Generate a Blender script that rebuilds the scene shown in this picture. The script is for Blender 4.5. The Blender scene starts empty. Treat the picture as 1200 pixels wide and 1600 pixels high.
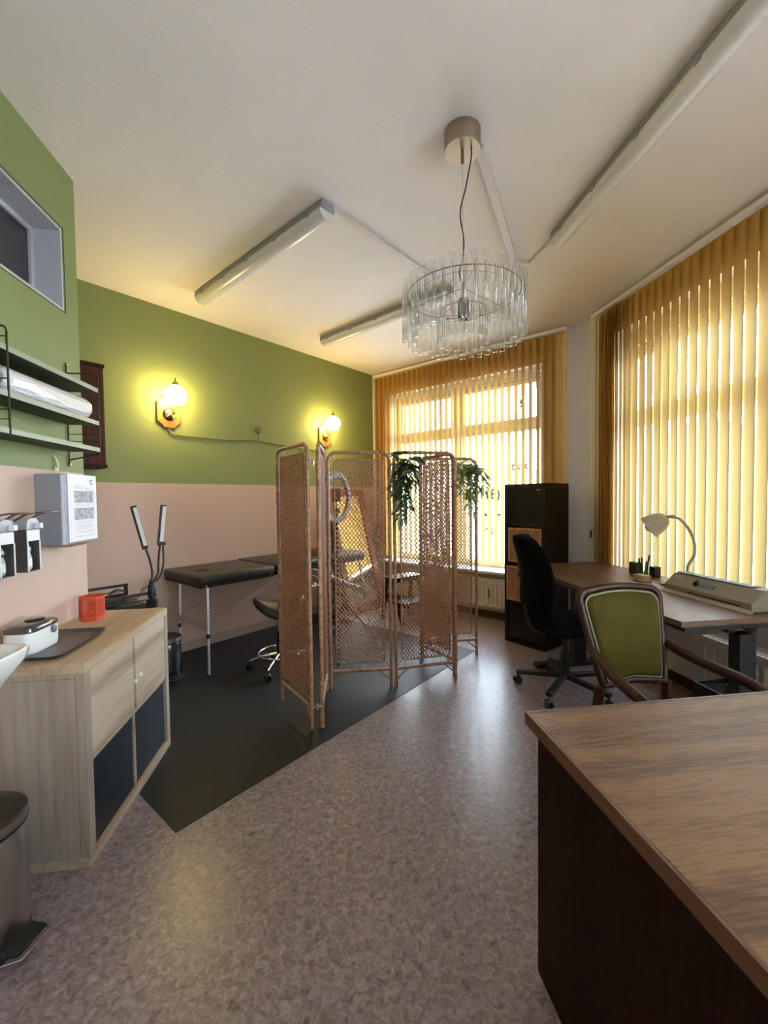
import bpy, math, random
from mathutils import Vector, Matrix
random.seed(7)
PI = math.pi
SC = bpy.context.scene
COL = SC.collection

# ------------------------------------------------------------------ camera
CH = 1.355                                   # eye height
YAW, PITCH, ROLL = math.radians(7.62837), math.radians(1.91692), math.radians(-0.69146)
F_PX = 657.306
def cam_axes():
    cy, sy = math.cos(YAW), math.sin(YAW)
    fwd, right, up = Vector((sy, cy, 0)), Vector((cy, -sy, 0)), Vector((0, 0, 1))
    f2 = fwd*math.cos(PITCH) - up*math.sin(PITCH)
    u2 = up*math.cos(PITCH) + fwd*math.sin(PITCH)
    r3 = right*math.cos(ROLL) + u2*math.sin(ROLL)
    u3 = u2*math.cos(ROLL) - right*math.sin(ROLL)
    return r3, u3, f2
cd = bpy.data.cameras.new('camera')
cam = bpy.data.objects.new('camera', cd); COL.objects.link(cam)
r3, u3, f2 = cam_axes()
M = Matrix((r3, u3, -f2)).transposed().to_4x4(); M.translation = (0, 0, CH)
cam.matrix_world = M
cd.sensor_fit = 'HORIZONTAL'; cd.sensor_width = 36.0; cd.lens = F_PX/1200*36.0
cd.clip_start = 0.02; cd.clip_end = 200
SC.camera = cam

# ------------------------------------------------------------------ light and exposure
SKY_STRENGTH = 12.5
SUN_STRENGTH = 0.0
GLOBE_STRENGTH = 34.0
EXPOSURE = 1.2
SC.view_settings.view_transform = 'Standard'
SC.view_settings.look = 'None'
SC.view_settings.gamma = 1.0
SC.view_settings.use_curve_mapping = False
SC.view_settings.exposure = EXPOSURE
SC.cycles.transparent_max_bounces = 48
SC.cycles.max_bounces = 14
SC.cycles.diffuse_bounces = 6
SC.cycles.transmission_bounces = 8
SC.cycles.glossy_bounces = 4
SC.cycles.sample_clamp_indirect = 8.0
SC.cycles.caustics_reflective = False
SC.cycles.caustics_refractive = False
SC.cycles.use_denoising = True
W = bpy.data.worlds.new('world'); SC.world = W; W.use_nodes = True
wn = W.node_tree.nodes; wl = W.node_tree.links
bg = wn['Background']
tc = wn.new('ShaderNodeTexCoord'); sp = wn.new('ShaderNodeSeparateXYZ')
rp = wn.new('ShaderNodeValToRGB')
wl.new(tc.outputs['Generated'], sp.inputs[0]); wl.new(sp.outputs['Z'], rp.inputs[0])
rp.color_ramp.elements[0].position = 0.0; rp.color_ramp.elements[0].color = (0.80, 0.90, 1.0, 1)
rp.color_ramp.elements[1].position = 0.7; rp.color_ramp.elements[1].color = (0.58, 0.76, 1.0, 1)
wl.new(rp.outputs[0], bg.inputs['Color']); bg.inputs['Strength'].default_value = SKY_STRENGTH

# ------------------------------------------------------------------ materials
MATS = {}
def nt(m): return m.node_tree.nodes, m.node_tree.links
def mat(name, col, rough=0.5, metal=0.0, spec=0.5, var=0.0, scale=8.0, stretch=(1, 1, 1), bump=0.0, bscale=60.0, sheen=0.0, coat=0.0):
    if name in MATS: return MATS[name]
    m = bpy.data.materials.new(name); m.use_nodes = True
    n, l = nt(m); b = n['Principled BSDF']
    b.inputs['Base Color'].default_value = (*col, 1)
    b.inputs['Roughness'].default_value = rough; b.inputs['Metallic'].default_value = metal
    b.inputs['Specular IOR Level'].default_value = spec
    if sheen: b.inputs['Sheen Weight'].default_value = sheen
    if coat: b.inputs['Coat Weight'].default_value = coat
    if var or bump:
        t = n.new('ShaderNodeTexCoord'); mp = n.new('ShaderNodeMapping'); mp.inputs['Scale'].default_value = stretch
        l.new(t.outputs['Object'], mp.inputs[0])
    if var:
        no = n.new('ShaderNodeTexNoise'); no.inputs['Scale'].default_value = scale; no.inputs['Detail'].default_value = 5
        l.new(mp.outputs[0], no.inputs['Vector'])
        r = n.new('ShaderNodeValToRGB')
        r.color_ramp.elements[0].position = 0.3; r.color_ramp.elements[1].position = 0.7
        r.color_ramp.elements[0].color = (*[max(0, c*(1-var)) for c in col], 1)
        r.color_ramp.elements[1].color = (*[min(1, c*(1+var)) for c in col], 1)
        l.new(no.outputs['Fac'], r.inputs[0]); l.new(r.outputs[0], b.inputs['Base Color'])
    if bump:
        nb = n.new('ShaderNodeTexNoise'); nb.inputs['Scale'].default_value = bscale; nb.inputs['Detail'].default_value = 3
        l.new(mp.outputs[0], nb.inputs['Vector'])
        bp = n.new('ShaderNodeBump'); bp.inputs['Strength'].default_value = bump; bp.inputs['Distance'].default_value = 0.01
        l.new(nb.outputs['Fac'], bp.inputs['Height']); l.new(bp.outputs[0], b.inputs['Normal'])
    MATS[name] = m
    return m

def wood(name, c0, c1, axis='X', scale=4.0, rough=0.45, dist=3.0, fine=90.0, streak=0.35, rings=14.0):
    """grain running along one local axis"""
    if name in MATS: return MATS[name]
    m = bpy.data.materials.new(name); m.use_nodes = True
    n, l = nt(m); b = n['Principled BSDF']; b.inputs['Roughness'].default_value = rough
    t = n.new('ShaderNodeTexCoord'); mp = n.new('ShaderNodeMapping')
    s = {'X': (0.10, 1, 1), 'Y': (1, 0.10, 1), 'Z': (1, 1, 0.10)}[axis]
    mp.inputs['Scale'].default_value = s
    l.new(t.outputs['Object'], mp.inputs[0])
    wv = n.new('ShaderNodeTexNoise'); wv.inputs['Scale'].default_value = scale; wv.inputs['Detail'].default_value = 3; wv.inputs['Distortion'].default_value = dist*0.3
    l.new(mp.outputs[0], wv.inputs['Vector'])
    mu = n.new('ShaderNodeMath'); mu.operation = 'MULTIPLY'; mu.inputs[1].default_value = rings
    l.new(wv.outputs['Fac'], mu.inputs[0])
    sn = n.new('ShaderNodeMath'); sn.operation = 'SINE'; l.new(mu.outputs[0], sn.inputs[0])
    mr = n.new('ShaderNodeMapRange'); mr.inputs['From Min'].default_value = -1; l.new(sn.outputs[0], mr.inputs['Value'])
    fi = n.new('ShaderNodeTexNoise'); fi.inputs['Scale'].default_value = fine; fi.inputs['Detail'].default_value = 4
    l.new(mp.outputs[0], fi.inputs['Vector'])
    fr = n.new('ShaderNodeMapRange'); fr.inputs['From Min'].default_value = 0.35; fr.inputs['From Max'].default_value = 0.65
    l.new(fi.outputs['Fac'], fr.inputs['Value'])
    mx = n.new('ShaderNodeMix'); mx.data_type = 'FLOAT'; mx.inputs['Factor'].default_value = streak
    l.new(mr.outputs[0], mx.inputs['A']); l.new(fr.outputs[0], mx.inputs['B'])
    r = n.new('ShaderNodeValToRGB')
    r.color_ramp.elements[0].position = 0.1; r.color_ramp.elements[0].color = (*c0, 1)
    r.color_ramp.elements[1].position = 0.75; r.color_ramp.elements[1].color = (*c1, 1)
    l.new(mx.outputs['Result'], r.inputs[0]); l.new(r.outputs[0], b.inputs['Base Color'])
    bp = n.new('ShaderNodeBump'); bp.inputs['Strength'].default_value = 0.15; bp.inputs['Distance'].default_value = 0.004
    l.new(fr.outputs[0], bp.inputs['Height']); l.new(bp.outputs[0], b.inputs['Normal'])
    MATS[name] = m
    return m

def emit(name, col, strength):
    m = bpy.data.materials.new(name); m.use_nodes = True
    n, l = nt(m); n.remove(n['Principled BSDF'])
    e = n.new('ShaderNodeEmission'); e.inputs[0].default_value = (*col, 1); e.inputs[1].default_value = strength
    l.new(e.outputs[0], n['Material Output'].inputs[0]); return m

def thin_glass(name, tint=(1, 1, 1), edge=0.35, rough=0.02, base=0.04):
    """clear thin glass: fresnel gloss over a straight-through tint that deepens at the rim"""
    m = bpy.data.materials.new(name); m.use_nodes = True
    n, l = nt(m); n.remove(n['Principled BSDF'])
    lw = n.new('ShaderNodeLayerWeight'); lw.inputs[0].default_value = 0.5
    pw = n.new('ShaderNodeMath'); pw.operation = 'POWER'; pw.inputs[1].default_value = 3.0; l.new(lw.outputs['Facing'], pw.inputs[0])
    mr = n.new('ShaderNodeMapRange'); mr.inputs['To Min'].default_value = base; mr.inputs['To Max'].default_value = edge
    l.new(pw.outputs[0], mr.inputs['Value'])
    tr = n.new('ShaderNodeBsdfTransparent'); tr.inputs[0].default_value = (*tint, 1)
    gl = n.new('ShaderNodeBsdfGlossy'); gl.inputs['Roughness'].default_value = rough; gl.inputs['Color'].default_value = (0.95, 0.97, 0.97, 1)
    mx = n.new('ShaderNodeMixShader'); l.new(mr.outputs[0], mx.inputs[0]); l.new(tr.outputs[0], mx.inputs[1]); l.new(gl.outputs[0], mx.inputs[2])
    l.new(mx.outputs[0], n['Material Output'].inputs[0]); return m

def fabric_translucent(name, dcol, tcol, fac):
    m = bpy.data.materials.new(name); m.use_nodes = True
    n, l = nt(m); n.remove(n['Principled BSDF'])
    d = n.new('ShaderNodeBsdfDiffuse'); d.inputs[0].default_value = (*dcol, 1)
    t = n.new('ShaderNodeBsdfTranslucent'); t.inputs[0].default_value = (*tcol, 1)
    mx = n.new('ShaderNodeMixShader'); mx.inputs[0].default_value = fac
    l.new(d.outputs[0], mx.inputs[1]); l.new(t.outputs[0], mx.inputs[2]); l.new(mx.outputs[0], n['Material Output'].inputs[0]); return m

def paint_two_tone(name, low, high, split):
    """wall paint: one colour below the split height, another above, slightly uneven"""
    m = bpy.data.materials.new(name); m.use_nodes = True
    n, l = nt(m); b = n['Principled BSDF']; b.inputs['Roughness'].default_value = 0.55; b.inputs['Specular IOR Level'].default_value = 0.35
    t = n.new('ShaderNodeTexCoord'); s = n.new('ShaderNodeSeparateXYZ'); l.new(t.outputs['Object'], s.inputs[0])
    no = n.new('ShaderNodeTexNoise'); no.inputs['Scale'].default_value = 30; l.new(t.outputs['Object'], no.inputs['Vector'])
    ad = n.new('ShaderNodeMath'); ad.operation = 'MULTIPLY_ADD'; ad.inputs[1].default_value = 0.006; l.new(no.outputs['Fac'], ad.inputs[0]); l.new(s.outputs['Z'], ad.inputs[2])
    gt = n.new('ShaderNodeMath'); gt.operation = 'GREATER_THAN'; gt.inputs[1].default_value = split+0.003; l.new(ad.outputs[0], gt.inputs[0])
    mx = n.new('ShaderNodeMix'); mx.data_type = 'RGBA'; l.new(gt.outputs[0], mx.inputs[0])
    mx.inputs[6].default_value = (*low, 1); mx.inputs[7].default_value = (*high, 1)
    n2 = n.new('ShaderNodeTexNoise'); n2.inputs['Scale'].default_value = 1.6; n2.inputs['Detail'].default_value = 4; l.new(t.outputs['Object'], n2.inputs['Vector'])
    m2 = n.new('ShaderNodeMix'); m2.data_type = 'RGBA'; m2.blend_type = 'MULTIPLY'
    mr = n.new('ShaderNodeMapRange'); mr.inputs['To Min'].default_value = 0.93; mr.inputs['To Max'].default_value = 1.05; l.new(n2.outputs['Fac'], mr.inputs['Value'])
    m2.inputs[0].default_value = 1.0; l.new(mx.outputs[2], m2.inputs[6]); l.new(mr.outputs[0], m2.inputs[7])
    l.new(m2.outputs[2], b.inputs['Base Color'])
    nb = n.new('ShaderNodeTexNoise'); nb.inputs['Scale'].default_value = 120; l.new(t.outputs['Object'], nb.inputs['Vector'])
    bp = n.new('ShaderNodeBump'); bp.inputs['Strength'].default_value = 0.12; bp.inputs['Distance'].default_value = 0.004
    l.new(nb.outputs['Fac'], bp.inputs['Height']); l.new(bp.outputs[0], b.inputs['Normal'])
    return m

def linoleum():
    m = bpy.data.materials.new('linoleum'); m.use_nodes = True
    n, l = nt(m); b = n['Principled BSDF']
    t = n.new('ShaderNodeTexCoord')
    a = n.new('ShaderNodeTexNoise'); a.inputs['Scale'].default_value = 42; a.inputs['Detail'].default_value = 7; a.inputs['Distortion'].default_value = 0.9; a.inputs['Roughness'].default_value = 0.7
    l.new(t.outputs['Object'], a.inputs['Vector'])
    r = n.new('ShaderNodeValToRGB'); r.color_ramp.elements[0].position = 0.34; r.color_ramp.elements[1].position = 0.68
    r.color_ramp.elements[0].color = (0.145, 0.105, 0.108, 1); r.color_ramp.elements[1].color = (0.43, 0.35, 0.355, 1)
    e = r.color_ramp.elements.new(0.5); e.color = (0.26, 0.205, 0.21, 1)
    l.new(a.outputs['Fac'], r.inputs[0])
    c = n.new('ShaderNodeTexNoise'); c.inputs['Scale'].default_value = 2.2; c.inputs['Detail'].default_value = 3; l.new(t.outputs['Object'], c.inputs['Vector'])
    mr = n.new('ShaderNodeMapRange'); mr.inputs['To Min'].default_value = 0.82; mr.inputs['To Max'].default_value = 1.15; l.new(c.outputs['Fac'], mr.inputs['Value'])
    mx = n.new('ShaderNodeMix'); mx.data_type = 'RGBA'; mx.blend_type = 'MULTIPLY'; mx.inputs[0].default_value = 1
    l.new(r.outputs[0], mx.inputs[6]); l.new(mr.outputs[0], mx.inputs[7]); l.new(mx.outputs[2], b.inputs['Base Color'])
    rr = n.new('ShaderNodeMapRange'); rr.inputs['To Min'].default_value = 0.24; rr.inputs['To Max'].default_value = 0.34; l.new(a.outputs['Fac'], rr.inputs['Value'])
    l.new(rr.outputs[0], b.inputs['Roughness'])
    bp = n.new('ShaderNodeBump'); bp.inputs['Strength'].default_value = 0.12; bp.inputs['Distance'].default_value = 0.003
    l.new(a.outputs['Fac'], bp.inputs['Height']); l.new(bp.outputs[0], b.inputs['Normal'])
    return m

GREEN = (0.225, 0.265, 0.095); PINK = (0.60, 0.425, 0.335)
m_wall2 = paint_two_tone('green_over_pink_paint', PINK, GREEN, 1.503)
m_white = mat('white_wall_paint', (0.66, 0.63, 0.60), 0.6, var=0.04, scale=3, bump=0.08, bscale=120)
m_ceil = mat('ceiling_paint', (0.82, 0.79, 0.75), 0.7, var=0.03, scale=2, bump=0.1, bscale=90)
m_lino = linoleum()
m_mat = mat('charcoal_vinyl', (0.016, 0.018, 0.020), 0.46, spec=0.3, var=0.12, scale=5, bump=0.05, bscale=200)
m_frame = mat('white_window_plastic', (0.80, 0.78, 0.74), 0.35)
m_whitepl = mat('white_plastic', (0.80, 0.79, 0.76), 0.35)
m_conduit = mat('white_conduit', (0.62, 0.59, 0.55), 0.45)
m_pane = thin_glass('window_glass', (0.97, 0.985, 0.98), 0.5)
m_vane = fabric_translucent('blind_fabric', (0.76, 0.48, 0.135), (0.185, 0.145, 0.060), 0.38)
m_rattan = mat('rattan', (0.36, 0.195, 0.105), 0.42, var=0.45, scale=45, bump=0.25, bscale=120)
m_rattan2 = mat('rattan_strand', (0.38, 0.19, 0.095), 0.45, var=0.35, scale=60)
m_black = mat('black_metal', (0.012, 0.012, 0.013), 0.4, metal=0.3)
m_blackpl = mat('black_plastic', (0.007, 0.007, 0.008), 0.45)
m_chrome = mat('chrome', (0.75, 0.75, 0.76), 0.12, metal=1.0)
m_steel = mat('brushed_steel', (0.46, 0.44, 0.42), 0.3, metal=1.0, var=0.06, scale=6, stretch=(60, 60, 1))
m_alu = mat('aluminium', (0.58, 0.58, 0.60), 0.35, metal=0.9)
m_leather = mat('black_leatherette', (0.016, 0.014, 0.012), 0.36, bump=0.12, bscale=300)
m_oakpale = wood('pale_oak_laminate', (0.33, 0.235, 0.155), (0.50, 0.385, 0.275), 'Y', 5, 0.5, 1.0, 40, 0.5)
m_oaktop = wood('pale_oak_top', (0.36, 0.25, 0.15), (0.50, 0.37, 0.24), 'Y', 5, 0.5, 1.0, 40, 0.5)
m_oak = wood('brown_oak', (0.085, 0.038, 0.015), (0.195, 0.098, 0.040), 'X', 1.5, 0.46, 0.8, 130, 0.55, 84.0)
m_oak.node_tree.nodes['Principled BSDF'].inputs['Specular IOR Level'].default_value = 0.35
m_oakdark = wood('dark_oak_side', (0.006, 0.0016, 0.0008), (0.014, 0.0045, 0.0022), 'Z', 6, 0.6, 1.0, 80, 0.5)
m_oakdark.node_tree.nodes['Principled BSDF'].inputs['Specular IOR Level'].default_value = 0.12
m_oakedge = wood('oak_edge', (0.040, 0.015, 0.007), (0.115, 0.048, 0.020), 'Y', 5, 0.4, 1.0, 90, 0.5)
m_walnut = wood('walnut_desk', (0.085, 0.042, 0.024), (0.17, 0.092, 0.056), 'Y', 5, 0.38, 1.0, 70, 0.5)
m_mahog = mat('mahogany', (0.040, 0.012, 0.007), 0.4, spec=0.35, var=0.3, scale=12, stretch=(1, 1, 6))
m_velvet = mat('green_velvet', (0.078, 0.064, 0.010), 0.9, spec=0.15, var=0.18, scale=7, sheen=0.04, bump=0.1, bscale=150)
m_navy = mat('navy_insert', (0.004, 0.007, 0.014), 0.5)
m_kblack = mat('black_brown_laminate', (0.005, 0.0045, 0.004), 0.45, spec=0.3)
m_wicker = mat('wicker', (0.42, 0.21, 0.09), 0.6, var=0.35, scale=70, bump=0.3, bscale=150)
m_olive = mat('olive_enamel', (0.030, 0.036, 0.020), 0.5, spec=0.25)
m_cherry = mat('dark_red_wood', (0.075, 0.024, 0.014), 0.6, spec=0.15, var=0.25, scale=40, stretch=(1, 1, 0.1))
m_brass = mat('brass', (0.56, 0.36, 0.13), 0.22, metal=1.0)
m_nickel = mat('brushed_nickel', (0.36, 0.295, 0.205), 0.38, metal=1.0)
m_plaque = mat('honey_wood', (0.42, 0.17, 0.045), 0.32, var=0.3, scale=18)
m_red = mat('orange_red_metal', (0.58, 0.075, 0.03), 0.4)
m_grey = mat('grey_metal_case', (0.30, 0.31, 0.335), 0.45, metal=0.2)
m_lam = mat('grey_beige_case', (0.27, 0.25, 0.195), 0.5)
m_beige = mat('beige_enamel', (0.52, 0.48, 0.34), 0.35)
m_rad = mat('radiator_enamel', (0.66, 0.60, 0.52), 0.4)

# ------------------------------------------------------------------ mesh building
def rotm(rx=0, ry=0, rz=0):
    return Matrix.Rotation(rz, 4, 'Z') @ Matrix.Rotation(ry, 4, 'Y') @ Matrix.Rotation(rx, 4, 'X')
class MB:
    def __init__(s): s.v = []; s.f = []
    def add(s, vs, fs, m=None):
        b = len(s.v)
        for p in vs:
            p = Vector(p)
            s.v.append(tuple(m @ p) if m is not None else tuple(p))
        s.f += [tuple(i+b for i in f) for f in fs]
        return s
    def box(s, c, d, m=None):
        x, y, z = [q/2 for q in d]; c = Vector(c)
        vs = [c+Vector((i*x, j*y, k*z)) for i in (-1, 1) for j in (-1, 1) for k in (-1, 1)]
        fs = [(0, 1, 3, 2), (4, 6, 7, 5), (0, 4, 5, 1), (2, 3, 7, 6), (0, 2, 6, 4), (1, 5, 7, 3)]
        return s.add(vs, fs, m)
    def bx(s, x0, x1, y0, y1, z0, z1, m=None):
        return s.box(((x0+x1)/2, (y0+y1)/2, (z0+z1)/2), (abs(x1-x0), abs(y1-y0), abs(z1-z0)), m)
    def bar(s, p, q, w, h, up=(0, 0, 1)):
        """rectangular bar between two points"""
        p, q = Vector(p), Vector(q); d = (q-p); L = d.length; d.normalize()
        u = Vector(up); a = d.cross(u)
        if a.length < 1e-4: a = d.cross(Vector((0, 1, 0)))
        a.normalize(); b = a.cross(d)
        vs = []
        for t in (p, q):
            for i, j in ((-1, -1), (1, -1), (1, 1), (-1, 1)): vs.append(t+a*(i*w/2)+b*(j*h/2))
        return s.add(vs, [(0, 1, 2, 3), (7, 6, 5, 4), (0, 4, 5, 1), (1, 5, 6, 2), (2, 6, 7, 3), (3, 7, 4, 0)])
    def tube(s, pts, r, n=10, closed=False, cap=True, m=None):
        pts = [Vector(p) for p in pts]; N = len(pts)
        rs = r if isinstance(r, (list, tuple)) else [r]*N
        T = []
        for i in range(N):
            a = pts[(i-1) % N] if (closed or i > 0) else pts[i]
            b = pts[(i+1) % N] if (closed or i < N-1) else pts[i]
            t = b-a
            T.append(t.normalized() if t.length > 1e-9 else Vector((0, 0, 1)))
        u = T[0].orthogonal().normalized()
        vs, fs = [], []
        for i in range(N):
            u = (u - T[i]*u.dot(T[i]))
            u = u.normalized() if u.length > 1e-6 else T[i].orthogonal().normalized()
            w = T[i].cross(u)
            for k in range(n):
                an = 2*PI*k/n
                vs.append(pts[i]+(u*math.cos(an)+w*math.sin(an))*rs[i])
        for i in range(N if closed else N-1):
            j = (i+1) % N
            sh = 0
            if closed and j == 0:
                best = 1e9
                for q in range(n):
                    dd = (vs[i*n]-vs[q]).length
                    if dd < best: best, sh = dd, q
            for k in range(n):
                fs.append((i*n+k, i*n+(k+1) % n, j*n+(k+1+sh) % n, j*n+(k+sh) % n))
        if cap and not closed:
            fs.append(tuple(reversed(range(n)))); fs.append(tuple((N-1)*n+k for k in range(n)))
        return s.add(vs, fs, m)
    def cyl(s, p, q, r, n=20, cap=True): return s.tube([p, q], r, n, cap=cap)
    def lathe(s, prof, n=28, m=None, sx=1, sy=1, cap=True):
        vs, fs = [], []
        for r, z in prof:
            for k in range(n):
                a = 2*PI*k/n; vs.append((r*math.cos(a)*sx, r*math.sin(a)*sy, z))
        for i in range(len(prof)-1):
            for k in range(n): fs.append((i*n+k, i*n+(k+1) % n, (i+1)*n+(k+1) % n, (i+1)*n+k))
        if cap:
            if prof[0][0] > 1e-5: fs.append(tuple(reversed(range(n))))
            if prof[-1][0] > 1e-5: fs.append(tuple((len(prof)-1)*n+k for k in range(n)))
        return s.add(vs, fs, m)
    def prism(s, poly, z0, z1, m=None):
        n = len(poly)
        vs = [(x, y, z0) for x, y in poly]+[(x, y, z1) for x, y in poly]
        fs = [tuple(reversed(range(n))), tuple(range(n, 2*n))]+[(i, (i+1) % n, n+(i+1) % n, n+i) for i in range(n)]
        return s.add(vs, fs, m)
    def build(s, name, material, parent=None, smooth=0, bevel=0.0, seg=2, sub=0, loc=None):
        me = bpy.data.meshes.new(name); me.from_pydata(s.v, [], s.f); me.update()
        import bmesh
        bm = bmesh.new(); bm.from_mesh(me)
        bmesh.ops.remove_doubles(bm, verts=bm.verts, dist=1e-6)
        bmesh.ops.recalc_face_normals(bm, faces=bm.faces); bm.to_mesh(me); bm.free()
        if smooth:
            me.polygons.foreach_set('use_smooth', [True]*len(me.polygons))
            if smooth != 180: me.set_sharp_from_angle(angle=math.radians(smooth))
        o = bpy.data.objects.new(name, me); COL.objects.link(o)
        me.materials.append(material)
        if parent is not None: o.parent = parent
        if loc: o.location = loc
        if bevel:
            b = o.modifiers.new('bevel', 'BEVEL'); b.width = bevel; b.segments = seg; b.limit_method = 'ANGLE'; b.angle_limit = math.radians(40)
        if sub:
            u = o.modifiers.new('sub', 'SUBSURF'); u.levels = sub; u.render_levels = sub
        return o
def rrect(w, h, r, n=5, corners=(1, 1, 1, 1)):
    """rounded rectangle outline, centred, counter-clockwise from bottom left"""
    pts = []
    for (cx, cy, a0, on) in ((-1, -1, PI, corners[0]), (1, -1, 1.5*PI, corners[1]), (1, 1, 0, corners[2]), (-1, 1, .5*PI, corners[3])):
        if on:
            for k in range(n+1):
                a = a0+.5*PI*k/n
                pts.append((cx*(w/2-r)+r*math.cos(a), cy*(h/2-r)+r*math.sin(a)))
        else: pts.append((cx*w/2, cy*h/2))
    return pts
def smooth_path(pts, n=8):
    P = [Vector(p) for p in pts]; out = []
    for i in range(len(P)-1):
        a = P[i-1] if i > 0 else P[i]*2-P[i+1]
        b, c = P[i], P[i+1]
        d = P[i+2] if i+2 < len(P) else P[i+1]*2-P[i]
        for k in range(n):
            t = k/n
            out.append(0.5*((2*b)+(c-a)*t+(2*a-5*b+4*c-d)*t*t+(3*b-a-3*c+d)*t**3))
    out.append(P[-1]); return out
def tag(o, label=None, cat=None, group=None, kind=None):
    if label: o['label'] = label
    if cat: o['category'] = cat
    if group: o['group'] = group
    if kind: o['kind'] = kind
    return o
def thing(name, label, cat, loc=(0, 0, 0), rz=0.0, group=None, rot=None):
    o = bpy.data.objects.new(name, None); COL.objects.link(o); o.location = loc
    o.rotation_euler = rot if rot else (0, 0, rz); o.empty_display_size = 0.05
    return tag(o, label, cat, group)
def struct(o): o['kind'] = 'structure'; return o

# ------------------------------------------------------------------ room plan
D = Vector((0.73502, 0.67804, 0)); N = Vector((0.67804, -0.73502, 0))   # along the green wall; out of the green wall into the room
RD = math.atan2(D.y, D.x)                                               # turns local x to run along the green wall
NG = -3.7729; DW = 4.362; XR = 2.475; XL = -1.277; ZC = 3.012; YB = -1.7
def dn(d, n): return D*d + N*n            # point from distance along D and along N
def meet_x(x, axis, val):                 # y where a plan line meets x
    return (val - axis.x*x)/axis.y
Y_LW = 2.425                              # far end of the left wall
# green wall starts where the return wall (y = Y_LW) meets it
gx0 = (NG - N.y*Y_LW)/N.x
G0 = Vector((gx0, Y_LW, 0)); C1 = dn(DW, NG)      # corner of the green wall and the far window wall
C2 = Vector((XR, (DW-D.x*XR)/D.y, 0))             # corner of the far window wall and the right wall
def wall_along(name, p, q, thick, material, holes=(), z0=0.0, z1=ZC):
    """wall from p to q; its room face lies on the line, its body goes to the right-hand side of p->q when thick > 0.
    local x runs along the wall, local y is outward, z up; holes = (x0, x1, z0, z1)"""
    p, q = Vector((p[0], p[1], 0)), Vector((q[0], q[1], 0)); L = (q-p).length; a = math.atan2(q.y-p.y, q.x-p.x)
    m = MB()
    xs = sorted(set([0, L]+[h[0] for h in holes]+[h[1] for h in holes]))
    for x0, x1 in zip(xs[:-1], xs[1:]):
        hs = [h for h in holes if h[0] <= x0+1e-6 and h[1] >= x1-1e-6]
        spans = [(z0, z1)]
        for h in hs: spans = [(z0, h[2]), (h[3], z1)]
        for s0, s1 in spans: m.bx(x0, x1, 0, thick, s0, s1)
    o = m.build(name, material); o.location = (p.x, p.y, 0); o.rotation_euler = (0, 0, a)
    return struct(o)
fl = MB().bx(-3.6, 3.2, YB-.3, 6.6, -0.12, 0.0).build('floor', m_lino); struct(fl)
# ceiling polygon slightly larger than the room
ce = MB().bx(-3.6, 3.2, YB-.3, 6.6, ZC, ZC+0.14).build('ceiling', m_ceil); struct(ce)
wall_along('wall_left', (XL, YB), (XL, Y_LW), 0.16, m_wall2, [(0.9-YB, 2.312-YB, 2.297, 2.700)])
wall_along('wall_return', (XL-.16, Y_LW-.0005), (gx0-0.3, Y_LW-.0005), 0.12, m_wall2)
wall_along('wall_green', G0 - D*0.35, C1 + D*0.3, 0.16, m_wall2)
T0 = 0.0
W1 = (0.29, 2.262, 0.545, 2.705)          # far window hole: along the wall from C1, heights
wall_along('wall_far', C1, C2, 0.30, m_white, [(W1[0], W1[1], W1[2], W1[3])])
Y2A, Y2B, W2Z0, W2Z1 = 3.37, 0.45, 0.66, 2.74
wall_along('wall_right', C2, (XR, YB), 0.30, m_white, [(C2.y-Y2A, C2.y-Y2B, W2Z0, W2Z1), (C2.y-.25, C2.y+1.55, 0.20, W2Z1)])
wall_along('wall_behind', (XR, YB), (XL-.16, YB), 0.25, m_white)
# baseboards
def baseboard(name, p, q, h=0.075, t=0.012, material=m_whitepl):
    p, q = Vector((p[0], p[1], 0)), Vector((q[0], q[1], 0)); a = math.atan2(q.y-p.y, q.x-p.x)
    o = MB().bx(0, (q-p).length, -t, -0.001, 0, h).build(name, material, bevel=0.003); o.location = (p.x, p.y, 0); o.rotation_euler = (0, 0, a); struct(o)
m_base1 = mat('pink_grey_skirting', (0.40, 0.33, 0.28), 0.5)
m_base2 = mat('brown_skirting', (0.075, 0.035, 0.02), 0.5)
baseboard('baseboard_green', G0, C1, 0.085, 0.014, m_base1)
baseboard('baseboard_far', C1+N*0.02, C2, 0.075, 0.014, m_base2)
baseboard('baseboard_right', C2, (XR, YB), 0.075, 0.014, m_base2)
# pale corner strip between the green wall and the blinds
o = MB().bx(0.002, 0.03, -0.03, -0.001, 0.0, ZC-.001).build('trim_1', m_white); o.location = C1; o.rotation_euler = (0, 0, math.atan2((C2-C1).y, (C2-C1).x)); struct(o)

# thin strips behind the blinds; orange light off the vanes put into their colour
m_bounce = mat('orange_bounce_tint', (0.86, 0.56, 0.19), 0.6, var=0.04, scale=4)
def bounce_strips(name, p, q, rects):
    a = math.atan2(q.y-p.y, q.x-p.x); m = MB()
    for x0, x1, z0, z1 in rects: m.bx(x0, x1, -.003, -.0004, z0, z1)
    o = m.build(name, m_bounce); o.location = p; o.rotation_euler = (0, 0, a); struct(o)
bounce_strips('bounce_tint_far', C1, C2, [(.032, 2.505, W1[3], ZC-.002), (.032, W1[0], .6, W1[3]), (W1[1], 2.505, .6, W1[3])])
bounce_strips('bounce_tint_right', C2, Vector((XR, YB, 0)), [(.19, C2.y-Y2B, W2Z1, ZC-.002), (.19, C2.y-Y2A, .7, W2Z1)])
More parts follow.
